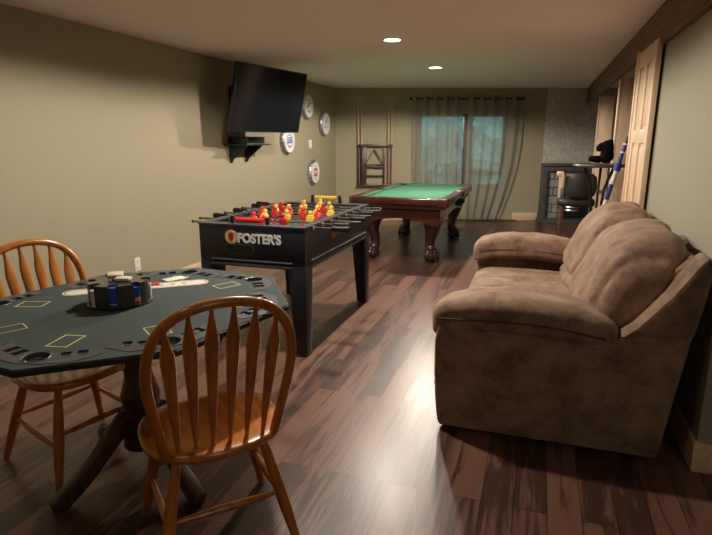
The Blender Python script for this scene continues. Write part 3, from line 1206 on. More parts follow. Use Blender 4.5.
# rods with players
def player(m_, rodp, x, lean):
    pm = MB()
    mt = Matrix.Translation((x, 0, 0)) @ Matrix.Rotation(lean, 4, 'X') @ Matrix.Scale(1.3, 4)
    pm.box((-.014, -.009, -.062), (.014, .012, -.048), .003, mtx=mt)          # feet
    pm.blob((0, .0, -.030), (.0125, .010, .026), 3, 2.6, 14, 10, mtx=mt)       # legs
    pm.blob((0, 0, .006), (.019, .0125, .022), 5, 4, 16, 12, mtx=mt)         # torso
    pm.blob((-.019, 0, .002), (.006, .008, .019), 2.4, 2.2, 10, 8, mtx=mt)
    pm.blob((.019, 0, .002), (.006, .008, .019), 2.4, 2.2, 10, 8, mtx=mt)
    pm.blob((0, 0, .038), (.0115, .0115, .0135), 3, 3, 14, 10, mtx=mt)     # head
    pm.build('player', m_, rodp)
rows = [(1, 'y', 'R'), (2, 'r', 'L'), (3, 'y', 'R'), (5, 'r', 'L'), (5, 'y', 'R'), (3, 'r', 'L'), (2, 'y', 'R'), (1, 'r', 'L')]
rows = [(1, 'r', 'R'), (2, 'r', 'R'), (3, 'y', 'L'), (5, 'r', 'R'), (5, 'y', 'L'), (3, 'r', 'R'), (2, 'y', 'L'), (1, 'y', 'L')]
slides = [.03, -.02, .05, -.01, .03, -.04, .02, -.02]
RZ = .862
for k, (n_, c_, side) in enumerate(rows):
    y = FY0 + .135 + k * (FY1 - FY0 - .27) / 7
    sld = slides[k]
    base = Vector((0, y - FO.y, RZ))
    sg = 1 if side == 'R' else -1
    hx = (FX1 - FX0) / 2
    rodm = MB().tube([(-sg * (hx + .17) + sld, 0, 0), (sg * (hx + .10) + sld, 0, 0)], .0075, 10)
    ro = rodm.build('player_rod', M['chrome'], ft, loc=base)
    mt = Matrix.Translation((sg * (hx + .10) + sld, 0, 0)) @ Matrix.Rotation(sg * R(90), 4, 'Y')
    MB().lathe([(.012, 0), (.017, .004), (.020, .02), (.0165, .05), (.021, .095), (.021, .118), (.014, .126)], 16, mt).build('handle', M['black_plastic'], ro)
    mt = Matrix.Translation((-sg * (hx + .17) + sld, 0, 0)) @ Matrix.Rotation(-sg * R(90), 4, 'Y')
    MB().lathe([(.009, -.012), (.010, 0), (.006, .006)], 14, mt).build('end_cap', M['black_plastic'], ro)
    for s_ in (-1, 1):
        mt = Matrix.Translation((s_ * (hx + .006), 0, 0)) @ Matrix.Rotation(R(90), 4, 'Y')
        MB().lathe([(.020, -.010), (.022, -.004), (.022, .004), (.014, .010)], 16, mt).build('bearing', M['chrome'], ro)
    span = (FX1 - FX0 - .09)
    for j in range(n_):
        x = (j - (n_ - 1) / 2) * (.118 if n_ == 5 else .185 if n_ == 3 else .24) + sld
        player(M['yel_pl'] if c_ == 'y' else M['red_pl'], ro, x, random.uniform(-.5, .5))
# score beads at both ends
for y, m_, xc, zc in ((FY0 + .05, 'red_pl', -1.80, .905), (FY1 - .03, 'yel_pl', -1.775, .925)):
    sb = MB()
    for s_ in (-1, 1):
        sb.box((xc + s_ * .13 - .012 - FO.x, y - .012 - FO.y, FZ1 + .006), (xc + s_ * .13 + .012 - FO.x, y + .012 - FO.y, zc + .022), .003)
    sb.tube([(xc - .13 - FO.x, y - FO.y, zc), (xc + .13 - FO.x, y - FO.y, zc)], .004, 8)
    so = sb.build('score_counter', M['black_plastic'], ft)
    bd = MB()
    for j in range(10):
        mt = Matrix.Translation((xc - .108 + j * .0205 - FO.x, y - FO.y, zc)) @ Matrix.Rotation(R(90), 4, 'Y')
        bd.lathe([(.012, 0), (.017, .003), (.017, .017), (.012, .020)], 14, mt)
    bd.build('score_beads', M[m_], so)

# ------------------------------------------------------------------ pool table
PC = Vector((-1.525, 7.27, 0))
PW2, PL2, PZ = .60, 1.14, .775
pt = thing('pool_table', 'mahogany pool table with green cloth and carved claw-foot legs', 'pool table', PC)
def chamf(w_, l_, c_):
    return [(-w_ + c_, -l_), (w_ - c_, -l_), (w_, -l_ + c_), (w_, l_ - c_), (w_ - c_, l_), (-w_ + c_, l_), (-w_, l_ - c_), (-w_, -l_ + c_)]
MB().prism(chamf(PW2 - .09, PL2 - .09, .05), PZ - .07, PZ - .028).build('bed', M['green_felt'], pt)
# cushions
cu = MB()
for s_ in (-1, 1):
    cu.prism([(-PW2 + .19, 0), (PW2 - .19, 0), (PW2 - .22, .045), (-PW2 + .22, .045)], PZ - .030, PZ - .002,
             Matrix.Translation((0, s_ * (PL2 - .10), 0)) @ Matrix.Rotation(0 if s_ < 0 else PI, 4, 'Z'), bev=.006)
    for h in (-1, 1):
        L_ = PL2 / 2 - .12
        cu.prism([(-L_, 0), (L_, 0), (L_ - .03, .045), (-L_ + .03, .045)], PZ - .030, PZ - .002,
                 Matrix.Translation((s_ * (PW2 - .10), h * (PL2 / 2 - .02), 0)) @ Matrix.Rotation(R(90) * s_, 4, 'Z'), bev=.006)
cu.build('cushion', M['green_felt'], pt)
# rails
for s_ in (-1, 1):
    MB().box((-PW2 + .10, s_ * PL2 - .105 * (s_ > 0), PZ - .075), (PW2 - .10, s_ * PL2 + .105 * (s_ < 0), PZ), .012, 3).build('rail', M['mahog'], pt)
    ra = MB()
    for h in (-1, 1):
        lo, hi = sorted((h * .055, h * (PL2 - .10)))
        x0, x1 = sorted((s_ * PW2, s_ * (PW2 - .105)))
        ra.box((x0, lo, PZ - .075), (x1, hi, PZ), .012, 3)
    ra.build('rail', M['mahog_y'], pt)
    for h in (-1, 1):
        cm = MB()
        poly = [(PW2 - .135, PL2), (PW2 - .03, PL2 - .004), (PW2 - .004, PL2 - .03), (PW2, PL2 - .135), (PW2 - .062, PL2 - .128), (PW2 - .072, PL2 - .10), (PW2 - .10, PL2 - .072), (PW2 - .128, PL2 - .062)]
        poly = [(x * s_, y * h) for x, y in poly]
        cm.prism(poly, PZ - .085, PZ + .001, bev=.004)
        cm.build('corner_casting', M['mahog'], pt)
# sights
si = MB()
for s_ in (-1, 1):
    for k in range(-3, 4):
        if k:
            si.lathe([(.007, PZ), (.007, PZ + .0006)], 10, Matrix.Translation((s_ * (PW2 - .05), k * PL2 / 4.2, 0)))
    for k in (-1, 0, 1):
        si.lathe([(.007, PZ), (.007, PZ + .0006)], 10, Matrix.Translation((k * PW2 / 2.2, s_ * (PL2 - .05), 0)))
si.build('rail_sight', M['pearl'], pt)
# pockets
for sx, sy, side in ((-1, -1, 0), (1, -1, 0), (-1, 0, 1), (1, 0, 1), (-1, 1, 0), (1, 1, 0)):
    px_, py_ = sx * (PW2 - (.045 if side else .122)), sy * (PL2 - .122)
    pm = MB()
    mt = Matrix.Translation((px_, py_, 0))
    dz = .20 if side or sy == 1 else .128
    pm.lathe([(.020, PZ - dz), (.048, PZ - dz + .015), (.056, PZ - .09), (.060, PZ - .012), (.052, PZ - .012), (.050, PZ - .08), (.0, PZ - dz + .02)], 20, mt, cap=False)
    po = pm.build('pocket', M['leather_bk'], pt)
    if side == 1 or sy == 1:
        bl = MB()
        bl.box((px_ + sx * .045 - .035, py_ - .05, PZ - .16), (px_ + sx * .045 + .03, py_ + .05, PZ - .075), .012, 3)
        bl.build('pocket_boot', M['leather_bk'], po)
# blind rail / frame under the rails
MB().box((-PW2 + .05, -PL2 + .05, PZ - .13), (PW2 - .05, PL2 - .05, PZ - .07), .008).build('under_rail', M['mahog'], pt)
# aprons with a scalloped lower edge
def apron(half, z1, z0, dip):
    n_ = 28
    top = [(-half, z1), (half, z1)]
    bot = []
    for k in range(n_ + 1):
        u = 1 - 2 * k / n_
        d_ = abs(u)
        z = z0 - dip * (1 if d_ > .86 else .5 + .5 * math.cos(PI * (.86 - d_) / .34) if d_ > .52 else 0) + dip * .55 * math.cos(PI * .5 * min(1, d_ / .52))
        bot.append((u * half, z))
    return [(-half, z1)] + [(half, z1)] + bot
IN = .13
for s_ in (-1, 1):
    mt = axis_mtx((0, s_ * (PL2 - IN) + .02 * s_ * 0, 0), (1, 0, 0), (0, 0, 1), (0, -1, 0))
    MB().prism(apron(PW2 - IN, PZ - .12, .50, .05), -.015, .015, mt).build('apron', M['mahog'], pt)
    mt = axis_mtx((s_ * (PW2 - IN), 0, 0), (0, 1, 0), (0, 0, 1), (1, 0, 0))
    MB().prism(apron(PL2 - IN, PZ - .12, .50, .05), -.015, .015, mt).build('apron', M['mahog_y'], pt)
# cabriole legs with ball feet
for sx in (-1, 1):
    for sy in (-1, 1):
        m_ = MB()
        ctl = [(.0, .62, .115), (.0, .56, .125), (.012, .50, .122), (.020, .44, .108), (.012, .36, .083), (-.008, .27, .065), (-.016, .19, .058), (-.004, .14, .066), (.010, .115, .080)]
        pts_ = [(sx * (PW2 - .245 + o_), sy * (PL2 - .28 + o_), z) for o_, z, r_ in ctl]
        m_.tube(pts_, [c_[2] * .98 for c_ in ctl], 20, up=(1, 0, 0))
        fx, fy = sx * (PW2 - .235), sy * (PL2 - .27)
        m_.blob((fx, fy, .062), (.088, .088, .062), 2.2, 2., 22, 14)
        for k in range(5):
            a = math.atan2(sy, sx) + (k - 2) * .62
            m_.tube([(fx + math.cos(a) * .05, fy + math.sin(a) * .05, .135), (fx + math.cos(a) * .088, fy + math.sin(a) * .088, .085), (fx + math.cos(a) * .096, fy + math.sin(a) * .096, .035), (fx + math.cos(a) * .086, fy + math.sin(a) * .086, .006)], [.020, .017, .015, .010], 8)
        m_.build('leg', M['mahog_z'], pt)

# ------------------------------------------------------------------ sofa
SY0, SY1 = 2.50, 4.56
sf = thing('sofa', 'brown suede two-seat sofa with pillow arms against the right wall', 'sofa', (.15, (SY0 + SY1) / 2, 0))
SO = Vector(sf.location)
HL = (SY1 - SY0) / 2
def wrinkle(amp, sc, seed):
    def fn(u, p):
        n_ = noise.noise(Vector((p.x * sc + seed, p.y * sc, p.z * sc))) + .5 * noise.noise(Vector((p.x * sc * 2.6, p.y * sc * 2.6 + seed, p.z * sc * 2.6)))
        return p + u.normalized() * (n_ * amp)
    return fn
def side_panel(y0, y1):
    # profile in (x, z)
    prof = [(-.545, .02), (-.560, .12), (-.572, .30), (-.574, .46), (-.560, .56), (-.45, .585), (-.1, .56), (.22, .55), (.30, .62), (.40, .75), (.525, .935), (.552, .915), (.540, .80), (.515, .55), (.480, .28), (.450, .02)]
    m_ = MB()
    mt = axis_mtx((0, y1, 0), (1, 0, 0), (0, 0, 1), (0, -1, 0))
    m_.prism(prof, 0, y1 - y0, mt, bev=.022)
    return m_
side_panel(-HL, -HL + .15).build('side_panel', M['suede'], sf)
side_panel(HL - .15, HL).build('side_panel', M['suede'], sf)
# base, front and back frame
MB().box((-.52, -HL + .14, .05), (.46, HL - .14, .30), .02).build('base', M['suede'], sf)
fr = MB()
def ff(u, p):
    return p + Vector((-.02 * math.cos(u.y * 1.4), 0, 0))
fr.blob((-.49, 0, .19), (.07, HL - .145, .16), 5, 8, 40, 20, ff)
fr.build('front_panel', M['suede'], sf)
bk = MB()
prof = [(.30, .20), (.47, .02), (.50, .28), (.525, .55), (.545, .80), (.552, .915), (.53, .93), (.44, .86), (.36, .70)]
bk.prism(prof, 0, SY1 - SY0 - .26, axis_mtx((0, HL - .13, 0), (1, 0, 0), (0, 0, 1), (0, -1, 0)), bev=.02)
bk.build('back_frame', M['suede'], sf)
for s_ in (-1, 1):
    wg = MB()
    wp = [(.235, .575), (.30, .635), (.42, .79), (.515, .945), (.540, .958), (.562, .935), (.552, .80), (.522, .60), (.40, .60)]
    y_ = -HL - .012 if s_ < 0 else HL - .15
    wg.prism(wp, 0, .162, axis_mtx((0, y_ + .162, 0), (1, 0, 0), (0, 0, 1), (0, -1, 0)), bev=.022)
    wg.build('back_wing', M['suede'], sf)
# pillow arms
def arm(yc, sd):
    def fn(u, p):
        k = (p.x + .18) / .42             # -1 front .. 1 back
        p = p.copy()
        p.z += .022 * math.cos(k * 1.5) - .035 * max(0, k) ** 2 - .020 * max(0, -k) ** 3
        # drooping nose at the front
        if k < -.6 and u.z < 0:
            p.z -= .05 * (-.6 - k) * 2.5
        # puckers across the top
        pk_ = math.sin(p.x * 46 + sd) * .5 + math.sin(p.x * 27 + sd * 2) * .5
        if u.z > -.2:
            p.z += .0045 * pk_ * (1 - abs(u.y) * .3)
        n_ = noise.noise(Vector((p.x * 7 + sd, p.y * 7, p.z * 7)))
        return p + u.normalized() * (.008 * n_)
    m_ = MB().blob((-.175, yc, .595), (.425, .165, .098), 3.0, 4.2, 84, 32, fn)
    o = m_.build('arm', M['suede'], sf)
    return o
a1 = arm(-HL + .14, .4)
a2 = arm(HL - .14, 2.1)
for yc, o in ((-HL + .14, a1), (HL - .14, a2)):
    for s_ in (-1, 1):
        pts_ = []
        for k in range(25):
            x = -.555 + .74 * k / 24
            kk = (x + .18) / .42
            pts_.append((x, yc + s_ * (.163 - .03 * max(0, abs(kk) - .75) * 2), .588 + .018 * math.cos(kk * 1.5) - .03 * max(0, kk) ** 2))
        MB().tube(pts_, .0045, 8).build('seam', M['seam'], o)
# seat cushions
mid = 0.
for k, (y0, y1) in enumerate(((-HL + .27, -.003), (.003, HL - .27))):
    def fn(u, p):
        p = p.copy()
        if u.z > .2:
            for g in (-.22, .02):
                p.z -= .012 * math.exp(-((p.x - g) / .02) ** 2)
            p.z += .016 * (1 - u.x * u.x) * (1 - u.y * u.y)
        n_ = noise.noise(Vector((p.x * 6 + k * 5, p.y * 6, p.z * 6)))
        return p + u.normalized() * (.009 * n_)
    MB().blob((-.15, (y0 + y1) / 2, .385), (.405, (y1 - y0) / 2, .095), 4.5, 7., 88, 30, fn).build('seat_cushion', M['suede'], sf)
# back cushions: upper pillow over a lumbar roll
for k, (y0, y1) in enumerate(((-HL + .10, -.002), (.002, HL - .10))):
    hy = (y1 - y0) / 2
    yc = (y0 + y1) / 2
    def fn(u, p):
        p = p.copy()
        # lean back with height, belly forward
        h = p.z - .68
        p.x += h * .40
        gs = math.exp(-((abs(u.y) - .86) / .035) ** 2)
        p -= u.normalized() * (.014 * gs)
        # vertical puckers near the lumbar crease
        cr = math.exp(-((p.z - .555) / .035) ** 2)
        if u.x < .2:
            p.x += .030 * cr
            p.x += .006 * math.sin(p.y * 34 + k) * math.exp(-((p.z - .62) / .10) ** 2)
        # centre panel lines
        for g in (-.23, .23):
            d_ = (p.y - yc - g)
            if u.x < .3:
                p.x += .008 * math.exp(-(d_ / .016) ** 2)
        n_ = noise.noise(Vector((p.x * 5 + k * 3, p.y * 5, p.z * 5))) + .5 * noise.noise(Vector((p.x * 13, p.y * 13 + k, p.z * 13)))
        return p + u.normalized() * (.016 * n_)
    MB().blob((.275, yc, .715), (.190, hy, .300), 2.7, 3.2, 88, 48, fn).build('back_cushion', M['suede'], sf)
# glide feet
for sx in (-.45, .40):
    for sy in (-1, 1):
        MB().lathe([(.025, 0), (.03, .004), (.03, .03)], 14, Matrix.Translation((sx, sy * (HL - .08), 0))).build('foot', M['black_plastic'], sf)

# ------------------------------------------------------------------ television and shelf on the left wall
tv = thing('television', 'large black flat television angled down from the left wall', 'television', (-2.905, 5.77, 1.853))
TWD, THT = 1.25, .706
tv.rotation_euler = (0, 0, R(-10.8))
TI = Matrix.Rotation(R(12.55), 4, 'Y')
MB().box((-.045, -TWD / 2, -THT / 2), (-.002, TWD / 2, THT / 2), .006, mtx=TI).build('housing', M['black_plastic'], tv)
bz = MB()
bz.box((-.012, -TWD / 2 + .012, -THT / 2 + .016), (.0005, TWD / 2 - .012, THT / 2 - .012), mtx=TI)
bz.build('screen', M['screen'], tv)
MB().box((-.085, -.35, -.22), (-.045, .35, .20), .015, mtx=TI).build('rear_housing', M['black_plastic'], tv)
mtv = thing('tv_wall_mount', 'black articulated wall bracket behind the television', 'tv bracket', (XL, 5.86, 1.86))
MB().box((0, -.08, -.17), (.02, .08, .17), .003).build('wall_plate', M['iron'], mtv)
MB().tube([(.02, 0, .03), (.22, .09, .03), (.425, -.12, -.01)], .022, 8).build('arm', M['iron'], mtv)
MB().tube([(.02, 0, -.06), (.22, .09, -.06), (.418, -.12, -.04)], .018, 8).build('arm', M['iron'], mtv)
ws = thing('wall_shelf', 'small black shelf on two triangular brackets below the television', 'shelf', (XL, 5.90, 1.365))
MB().box((0, -.30, 0), (.30, .30, .018), .003).build('shelf_board', M['black_plastic'], ws)
for y in (-.17, .19):
    mt = axis_mtx((0, y + .012, 0), (1, 0, 0), (0, 0, 1), (0, -1, 0))
    MB().prism([(0, 0), (.24, 0), (.225, -.018), (.055, -.155), (.03, -.20), (0, -.20)], 0, .024, mt).build('bracket', M['black_plastic'], ws)
cb = thing('cable_box', 'dark cable box sitting on the small black wall shelf', 'cable box', (XL + .155, 5.88, 1.383))
MB().box((-.12, -.21, .004), (.12, .21, .080), .006).build('case', M['box_green'], cb)
MB().box((.1195, -.19, .012), (.1225, .19, .072), .001).build('front_plate', M['screen'], cb)
pts_ = []
for k in range(15):
    a = k / 14
    pts_.append((XL + .02 + .05 * math.sin(a * PI), 6.06 + .20 * math.sin(a * PI * .5) - .03 * a, 1.36 - .13 * math.sin(a * PI)))
tag(MB().tube(pts_, .004, 6).build('cable', M['black_plastic']), 'thin black cable looping below the wall shelf', 'cable')
# outlet plates
for (y, z, lab, w_, h_) in ((4.02, .31, 'white outlet plate low on the left wall behind the chip rack', .075, .125), (8.12, 1.365, 'small white thermostat on the left wall between the bottle cap signs', .075, .13)):
    nm = 'outlet_plate' if z < 1 else 'thermostat'
    t = thing(nm, lab, nm.replace('_', ' '), (XL - .001, y, z))
    MB().box((0, -w_ / 2, -h_ / 2), (.008 if z < 1 else .028, w_ / 2, h_ / 2), .003).build('plate', M['white'], t)
    ins = MB()
    if z < 1:
        MB().box((.008, -.016, -.040), (.0095, .016, -.012), .002).build('socket', M['card_w'], t)
        ins.box((.008, -.016, .012), (.0095, .016, .040), .002)
    else:
        ins.box((.028, -.02, .005), (.0295, .02, .035), .001)
    ins.build('socket' if z < 1 else 'display', M['card_w'], t)

# ------------------------------------------------------------------ bottle cap signs
def bottle_cap(y, z, lab, print_, rad=.195):
    t = thing('bottle_cap_sign', lab, 'wall sign', (XL, y, z), 0, 'bottle cap signs')
    mt = Matrix.Rotation(R(90), 4, 'Y')         # lathe z -> wall normal (+x)
    b_ = bmesh.new()
    n_ = 84
    rings = []
    for (r_, h, fl) in ((rad * 1.0, .002, 1), (rad * 1.0, .014, 1), (rad * .97, .036, .6), (rad * .92, .058, .0), (rad * .86, .066, .0), (rad * .84, .0650, 0)):
        ring = []
        for k in range(n_):
            a = 2 * PI * k / n_
            rr = r_ * (1 + fl * .06 * math.cos(21 * a))
            ring.append(b_.verts.new((rr * math.cos(a), rr * math.sin(a), h)))
        rings.append(ring)
    for a, c_ in zip(rings, rings[1:]):
        for k in range(n_):
            b_.faces.new((a[k], a[(k + 1) % n_], c_[(k + 1) % n_], c_[k]))
    b_.faces.new(rings[-1])
    b_.faces.new(rings[0][::-1])
    m_ = MB()
    m_._merge(b_, mt)
    m_.build('crimped_cap', M['silver'], t, angle=50)
    MB().lathe([(rad * .85, .0655), (rad * .85, .0670)], 48, mt).build('cap_face', M['cap_face'], t)
    # viewer-facing frame: local x = +y world (right as seen), local y = z
    fm = axis_mtx((.0670, 0, 0), (0, 1, 0), (0, 0, 1), (1, 0, 0))
    g = MB()
    if print_ == 'red':
        g.use(M['cap_red']).prism([(-.075, -.065), (.075, -.065), (.062, 0), (.075, .065), (-.075, .065), (-.062, 0)], 0, .0012, fm)
        g.use(M['white']).prism([(-.05, -.035), (-.03, -.035), (-.03, .012), (0, -.02), (.03, .012), (.03, -.035), (.05, -.035), (.05, .04), (.032, .04), (0, .008), (-.032, .04), (-.05, .04)], .0012, .002, fm)
        g.use(M['cap_grey']).box((-.05, -.105, 0), (.05, -.088, .0012), mtx=fm)
        g.box((-.04, .088, 0), (.04, .103, .0012), mtx=fm)
    elif print_ == 'blue':
        g.use(M['cap_blue']).ringband(stadium(.105, .085), stadium(.094, .074), 0, .0012, fm)
        g.prism([(-.075, -.045), (.075, -.03), (.075, .055), (-.075, .04)], 0, .0012, fm)
        g.use(M['white'])
        for k in range(4):
            x = -.062 + k * .034
            g.prism([(x, -.022 + k * .003), (x + .008, -.022 + k * .003), (x + .008, .03 + k * .003), (x, .03 + k * .003)], .0012, .002, fm)
            g.prism([(x, .022 + k * .003), (x + .022, .024 + k * .003), (x + .022, .032 + k * .003), (x, .03 + k * .003)], .0012, .002, fm)
        g.use(M['cap_grey']).box((-.05, -.10, 0), (.05, -.07, .0012), mtx=fm)
    elif print_ == 'grey':
        g.use(M['cap_grey']).ringband(stadium(.115, .108), stadium(.105, .098), 0, .0012, fm)
        g.prism([(-.07, -.07), (.07, -.07), (.05, .0), (.06, .08), (0, .045), (-.06, .08), (-.05, 0)], 0, .0012, fm)
        g.use(M['cap_face']).box((-.045, -.02, .0012), (.045, .004, .002), mtx=fm)
        g.box((-.035, -.05, .0012), (.035, -.034, .002), mtx=fm)
    else:
        g.use(M['cap_red']).prism([(-.09, -.045), (-.06, -.03), (.02, .02), (.095, .05), (.07, .065), (0, .035), (-.07, -.01)], 0, .0012, fm)
        g.use(M['cap_grey']).box((-.07, -.095, 0), (.07, -.06, .0012), mtx=fm)
        g.box((-.05, .085, 0), (.05, .10, .0012), mtx=fm)
    g.build('cap_print', None, t)
    return t
bottle_cap(7.97, 1.93, 'silver bottle cap wall sign with a red script mark, half behind the television', 'script')
bottle_cap(8.68, 1.69, 'silver bottle cap wall sign with grey print, nearest the corner', 'grey')
bottle_cap(7.25, 1.42, 'silver bottle cap wall sign with a blue emblem below the television', 'blue')
bottle_cap(8.19, .925, 'silver bottle cap wall sign with a red and white emblem, lowest of the four', 'red')

# ------------------------------------------------------------------ cue rack
cr = thing('cue_rack', 'dark wooden pool cue rack on the far wall', 'cue rack', bwp(-2.505, 0), BW)
m_ = MB()
MB().box((-.335, -.09, .615), (.335, 0, .650), .005).build('bottom_shelf', M['rackwood'], cr)
MB().box((-.31, -.05, 1.30), (.305, 0, 1.36), .005).build('top_rail', M['rackwood'], cr)
for s_, w_ in ((-.215, .12), (.15, .045)):
    MB().box((s_ - w_ / 2, -.03, .65), (s_ + w_ / 2, 0, 1.30), .004).build('upright', M['rackwood'], cr)
for z in (.795, .945):
    MB().box((-.16, -.07, z), (.13, 0, z + .028), .004).build('shelf', M['rackwood'], cr)
for s_ in (-.27, .25):
    MB().box((s_ - .055, -.048, 1.295), (s_ + .055, 0, 1.325), .004).build('cue_clip', M['rackwood'], cr)
def cue(s, lean, butt, lab):
    t = thing('pool_cue', lab, 'pool cue', bwp(-2.505 + s, .6505, .066), BW, 'pool cues in the rack')
    def at(z):
        return (lean * z, 0, z)
    MB().tube([at(0), at(.01), at(.70)], [.012, .0145, .0115], 12, up=(1, 0, 0)).build('butt', butt, t)
    MB().tube([at(.70), at(1.445)], [.0112, .0065], 12, up=(1, 0, 0)).build('shaft', M['cue_w'], t)
    MB().tube([at(1.445), at(1.47), at(1.48)], [.0066, .0066, .005], 10, up=(1, 0, 0)).build('tip', M['tape_w'], t)
cue(-.305, .0, M['cue_d'], 'pool cue with a dark butt, leftmost in the cue rack')
cue(-.243, -.005, M['cue_d'], 'pool cue with a dark butt, second from the left in the rack')
cue(.222, .0, M['cue_r'], 'pool cue with a reddish butt, third from the left in the rack')
cue(.278, .0, M['cue_r'], 'pool cue with a reddish butt, rightmost in the cue rack')
tri = MB()
def tripts(r_):
    out = []
    for k in range(3):
        a = R(90 + 120 * k)
        for q in (-28, 0, 28):
            out.append((r_ * math.cos(a) + .02 * math.cos(a + R(q)), r_ * math.sin(a) * .95 + .02 * math.sin(a + R(q))))
    return out
tm = axis_mtx(bwp(-2.525, 1.095, .055), EX, (0, 0, 1), -EY)
tri.ringband(tripts(.172), tripts(.140), 0, .035, tm)
tag(tri.build('ball_triangle', M['leather_bk']), 'black billiard ball triangle hanging in the cue rack', 'ball rack')
o = MB().box((-.05, -.02, 0), (.05, .02, .022), .004).build('table_brush', M['leather_bk'])
o.location = bwp(-2.445, .975, .04)
o.rotation_euler = (0, 0, BW)
tag(o, 'small black brush lying on a shelf of the cue rack', 'brush')

# ------------------------------------------------------------------ chimney and fireplace, far right
CS0 = .475
b = MB()
b.box((CS0, -.02, 1.02), (1.75, 0.02, CEIL))
b.build('wall_chimney', M['block'], loc=B0, rotz=BW)['kind'] = 'structure'
fp = thing('fireplace', 'dark fireplace with grey stone lining against the far wall', 'fireplace', B0, BW)
s0, s1 = CS0 - .02, 1.55
MB().box((s0, -.16, .98), (s1, -.022, 1.03), .006).build('mantel', M['surround'], fp)
sr = MB()
sr.box((s0 + .01, -.12, .05), (s0 + .11, -.001, .98), .004)
sr.box((s1 - .11, -.12, .05), (s1 - .01, -.001, .98), .004)
sr.box((s0 + .11, -.12, .89), (s1 - .11, -.001, .98), .004)
sr.build('surround', M['surround'], fp)
MB().box((s0 + .11, -.03, .05), (s1 - .11, -.005, .89)).build('stone_lining', M['stone'], fp)
MB().box((CS0 + .42, -.085, .06), (s1 - .15, -.032, .74), .01).build('firebox', M['leather_bk'], fp)
MB().box((s0 - .02, -.42, 0), (s1 + .05, -.001, .05), .006).build('hearth', M['slate'], fp)

# ------------------------------------------------------------------ clutter beside the openings
bt = thing('bar_table', 'small tall dark table with a round grey top near the pine posts', 'table', (.575, 5.98, 0))
MB().lathe([(.22, 1.165), (.245, 1.17), (.250, 1.182), (.245, 1.193), (.225, 1.196)], 40).build('table_top', M['grey_top'], bt)
for k in range(3):
    a = R(200 + 120 * k)
    c_, s_ = math.cos(a), math.sin(a)
    MB().tube([(c_ * .15, s_ * .15, 1.165), (c_ * .07, s_ * .07, .95), (c_ * .045, s_ * .045, .65), (c_ * .09, s_ * .09, .3), (c_ * .20, s_ * .20, .008)], [.013] * 5, 10, up=(0, 1, 0)).build('leg', M['iron'], bt)
MB().lathe([(.05, .60), (.062, .61), (.062, .63), (.05, .64)], 24).build('leg_ring', M['iron'], bt)
# black bundle on it
bn = MB()
def fb_(u, p):
    return p + u.normalized() * (.014 * noise.noise(p * 17))
bn.blob((.625, 5.95, 1.196 + .117), (.055, .06, .112), 3., 3., 30, 22, fb_)
bn.blob((.535, 5.95, 1.196 + .046), (.075, .055, .034), 2.6, 2.6, 30, 16, fb_)
bn.blob((.575, 5.95, 1.196 + .160), (.05, .05, .040), 2.4, 2.4, 24, 14, fb_)
bn.blob((.655, 5.95, 1.196 + .195), (.020, .045, .045), 2.4, 2.4, 20, 12, fb_)
tag(bn.build('cloth_bundle', M['bundle']), 'black boot-shaped bundle sitting on the tall round-topped table', 'bundle')
# blue and white stick
st_ = thing('taped_stick', 'slanted blue and white taped stick leaning beside the pine door', 'stick', (.535, 5.60, 0))
p0, p1 = Vector((-.10, .02, .012)), Vector((.215, -.01, 1.46))
cuts = [0, .28, .52, .555, .60, .665, .76, .80, .83, .87, .885, .92, .935, 1.0]
cols = ['tape_b', 'tape_w', 'tape_b', 'tape_b', 'tape_w', 'tape_w', 'tape_b', 'tape_b', 'tape_b', 'tape_w', 'tape_b', 'tape_w', 'black_plastic']
cuts = [0, .30, .60, .70, .80, .895, .905, .945, .955, 1.0]
cols = ['tape_w', 'tape_w', 'tape_b', 'tape_w', 'tape_b', 'tape_w', 'tape_b', 'tape_w', 'black_plastic']
for a, c_, m_ in zip(cuts, cuts[1:], cols):
    MB().tube([p0 + (p1 - p0) * a, p0 + (p1 - p0) * c_], .019 if m_ != 'black_plastic' else .014, 12, up=(1, 0, 0)).build('tape_band', M[m_], st_)
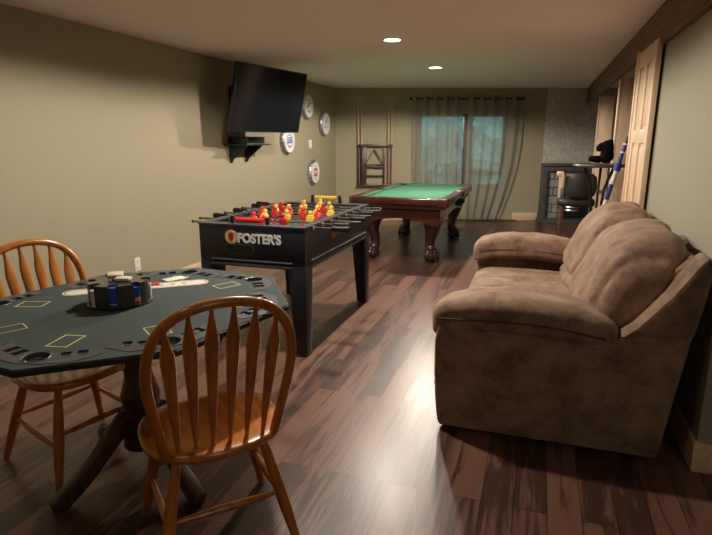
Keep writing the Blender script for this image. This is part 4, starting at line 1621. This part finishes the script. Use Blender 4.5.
MB().tube([p0 + (p1 - p0) * .785, p0 + (p1 - p0) * .835], .032, 12, up=(1, 0, 0)).build('collar', M['tape_b'], st_)
# black padded bar chair
bs = thing('bar_chair', 'black padded high chair with wooden legs in front of the fireplace', 'chair', (.43, 6.75, 0))
MB().blob((0, 0, .735), (.20, .20, .055), 3.5, 4, 36, 16).build('seat', M['leather_bk'], bs)
def fbk(u, p):
    return p + Vector((.0, .05 * u.x * u.x, 0))
MB().blob((.03, -.17, .93), (.17, .045, .145), 3.2, 3.6, 36, 20, fbk).build('backrest', M['leather_bk'], bs)
for sx in (-1, 1):
    for sy in (-1, 1):
        MB().hexa([(sx * .17 - .02, sy * .17 - .02, 0), (sx * .17 + .02, sy * .17 - .02, 0), (sx * .17 + .02, sy * .17 + .02, 0), (sx * .17 - .02, sy * .17 + .02, 0),
                   (sx * .15 - .022, sy * .15 - .022, .69), (sx * .15 + .022, sy * .15 - .022, .69), (sx * .15 + .022, sy * .15 + .022, .69), (sx * .15 - .022, sy * .15 + .022, .69)], .003).build('leg', M['oak_dark'], bs)
sr = MB()
for sx in (-1, 1):
    sr.box((sx * .165 - .012, -.16, .24), (sx * .165 + .012, .16, .27), .003)
    sr.box((-.16, sx * .165 - .012, .24), (.16, sx * .165 + .012, .27), .003)
sr.build('footrest', M['oak_dark'], bs)
am = MB()
am.box((-.225, -.20, 1.035), (-.15, .06, 1.075), .012, 3)
am.box((-.185, -.20, .90), (-.150, -.165, 1.05), .006)
am.box((-.195, .02, .77), (-.165, .05, 1.04), .006)
am.build('armrest', M['pine'], bs)
cl = MB()
for z in (.655, .690):
    cl.tube([(-.20 * math.cos(R(a)) - .0, -.20 * math.sin(R(a)), z) for a in range(-60, 100, 12)], .010, 8)
cl.build('chrome_trim', M['chrome'], bs)

# ------------------------------------------------------------------ colour management
SC.view_settings.view_transform = 'Standard'
SC.view_settings.look = 'None'
SC.view_settings.exposure = .2
SC.view_settings.gamma = 1.07
SC.cycles.max_bounces = 8
SC.cycles.transparent_max_bounces = 16
SC.cycles.sample_clamp_indirect = 4.
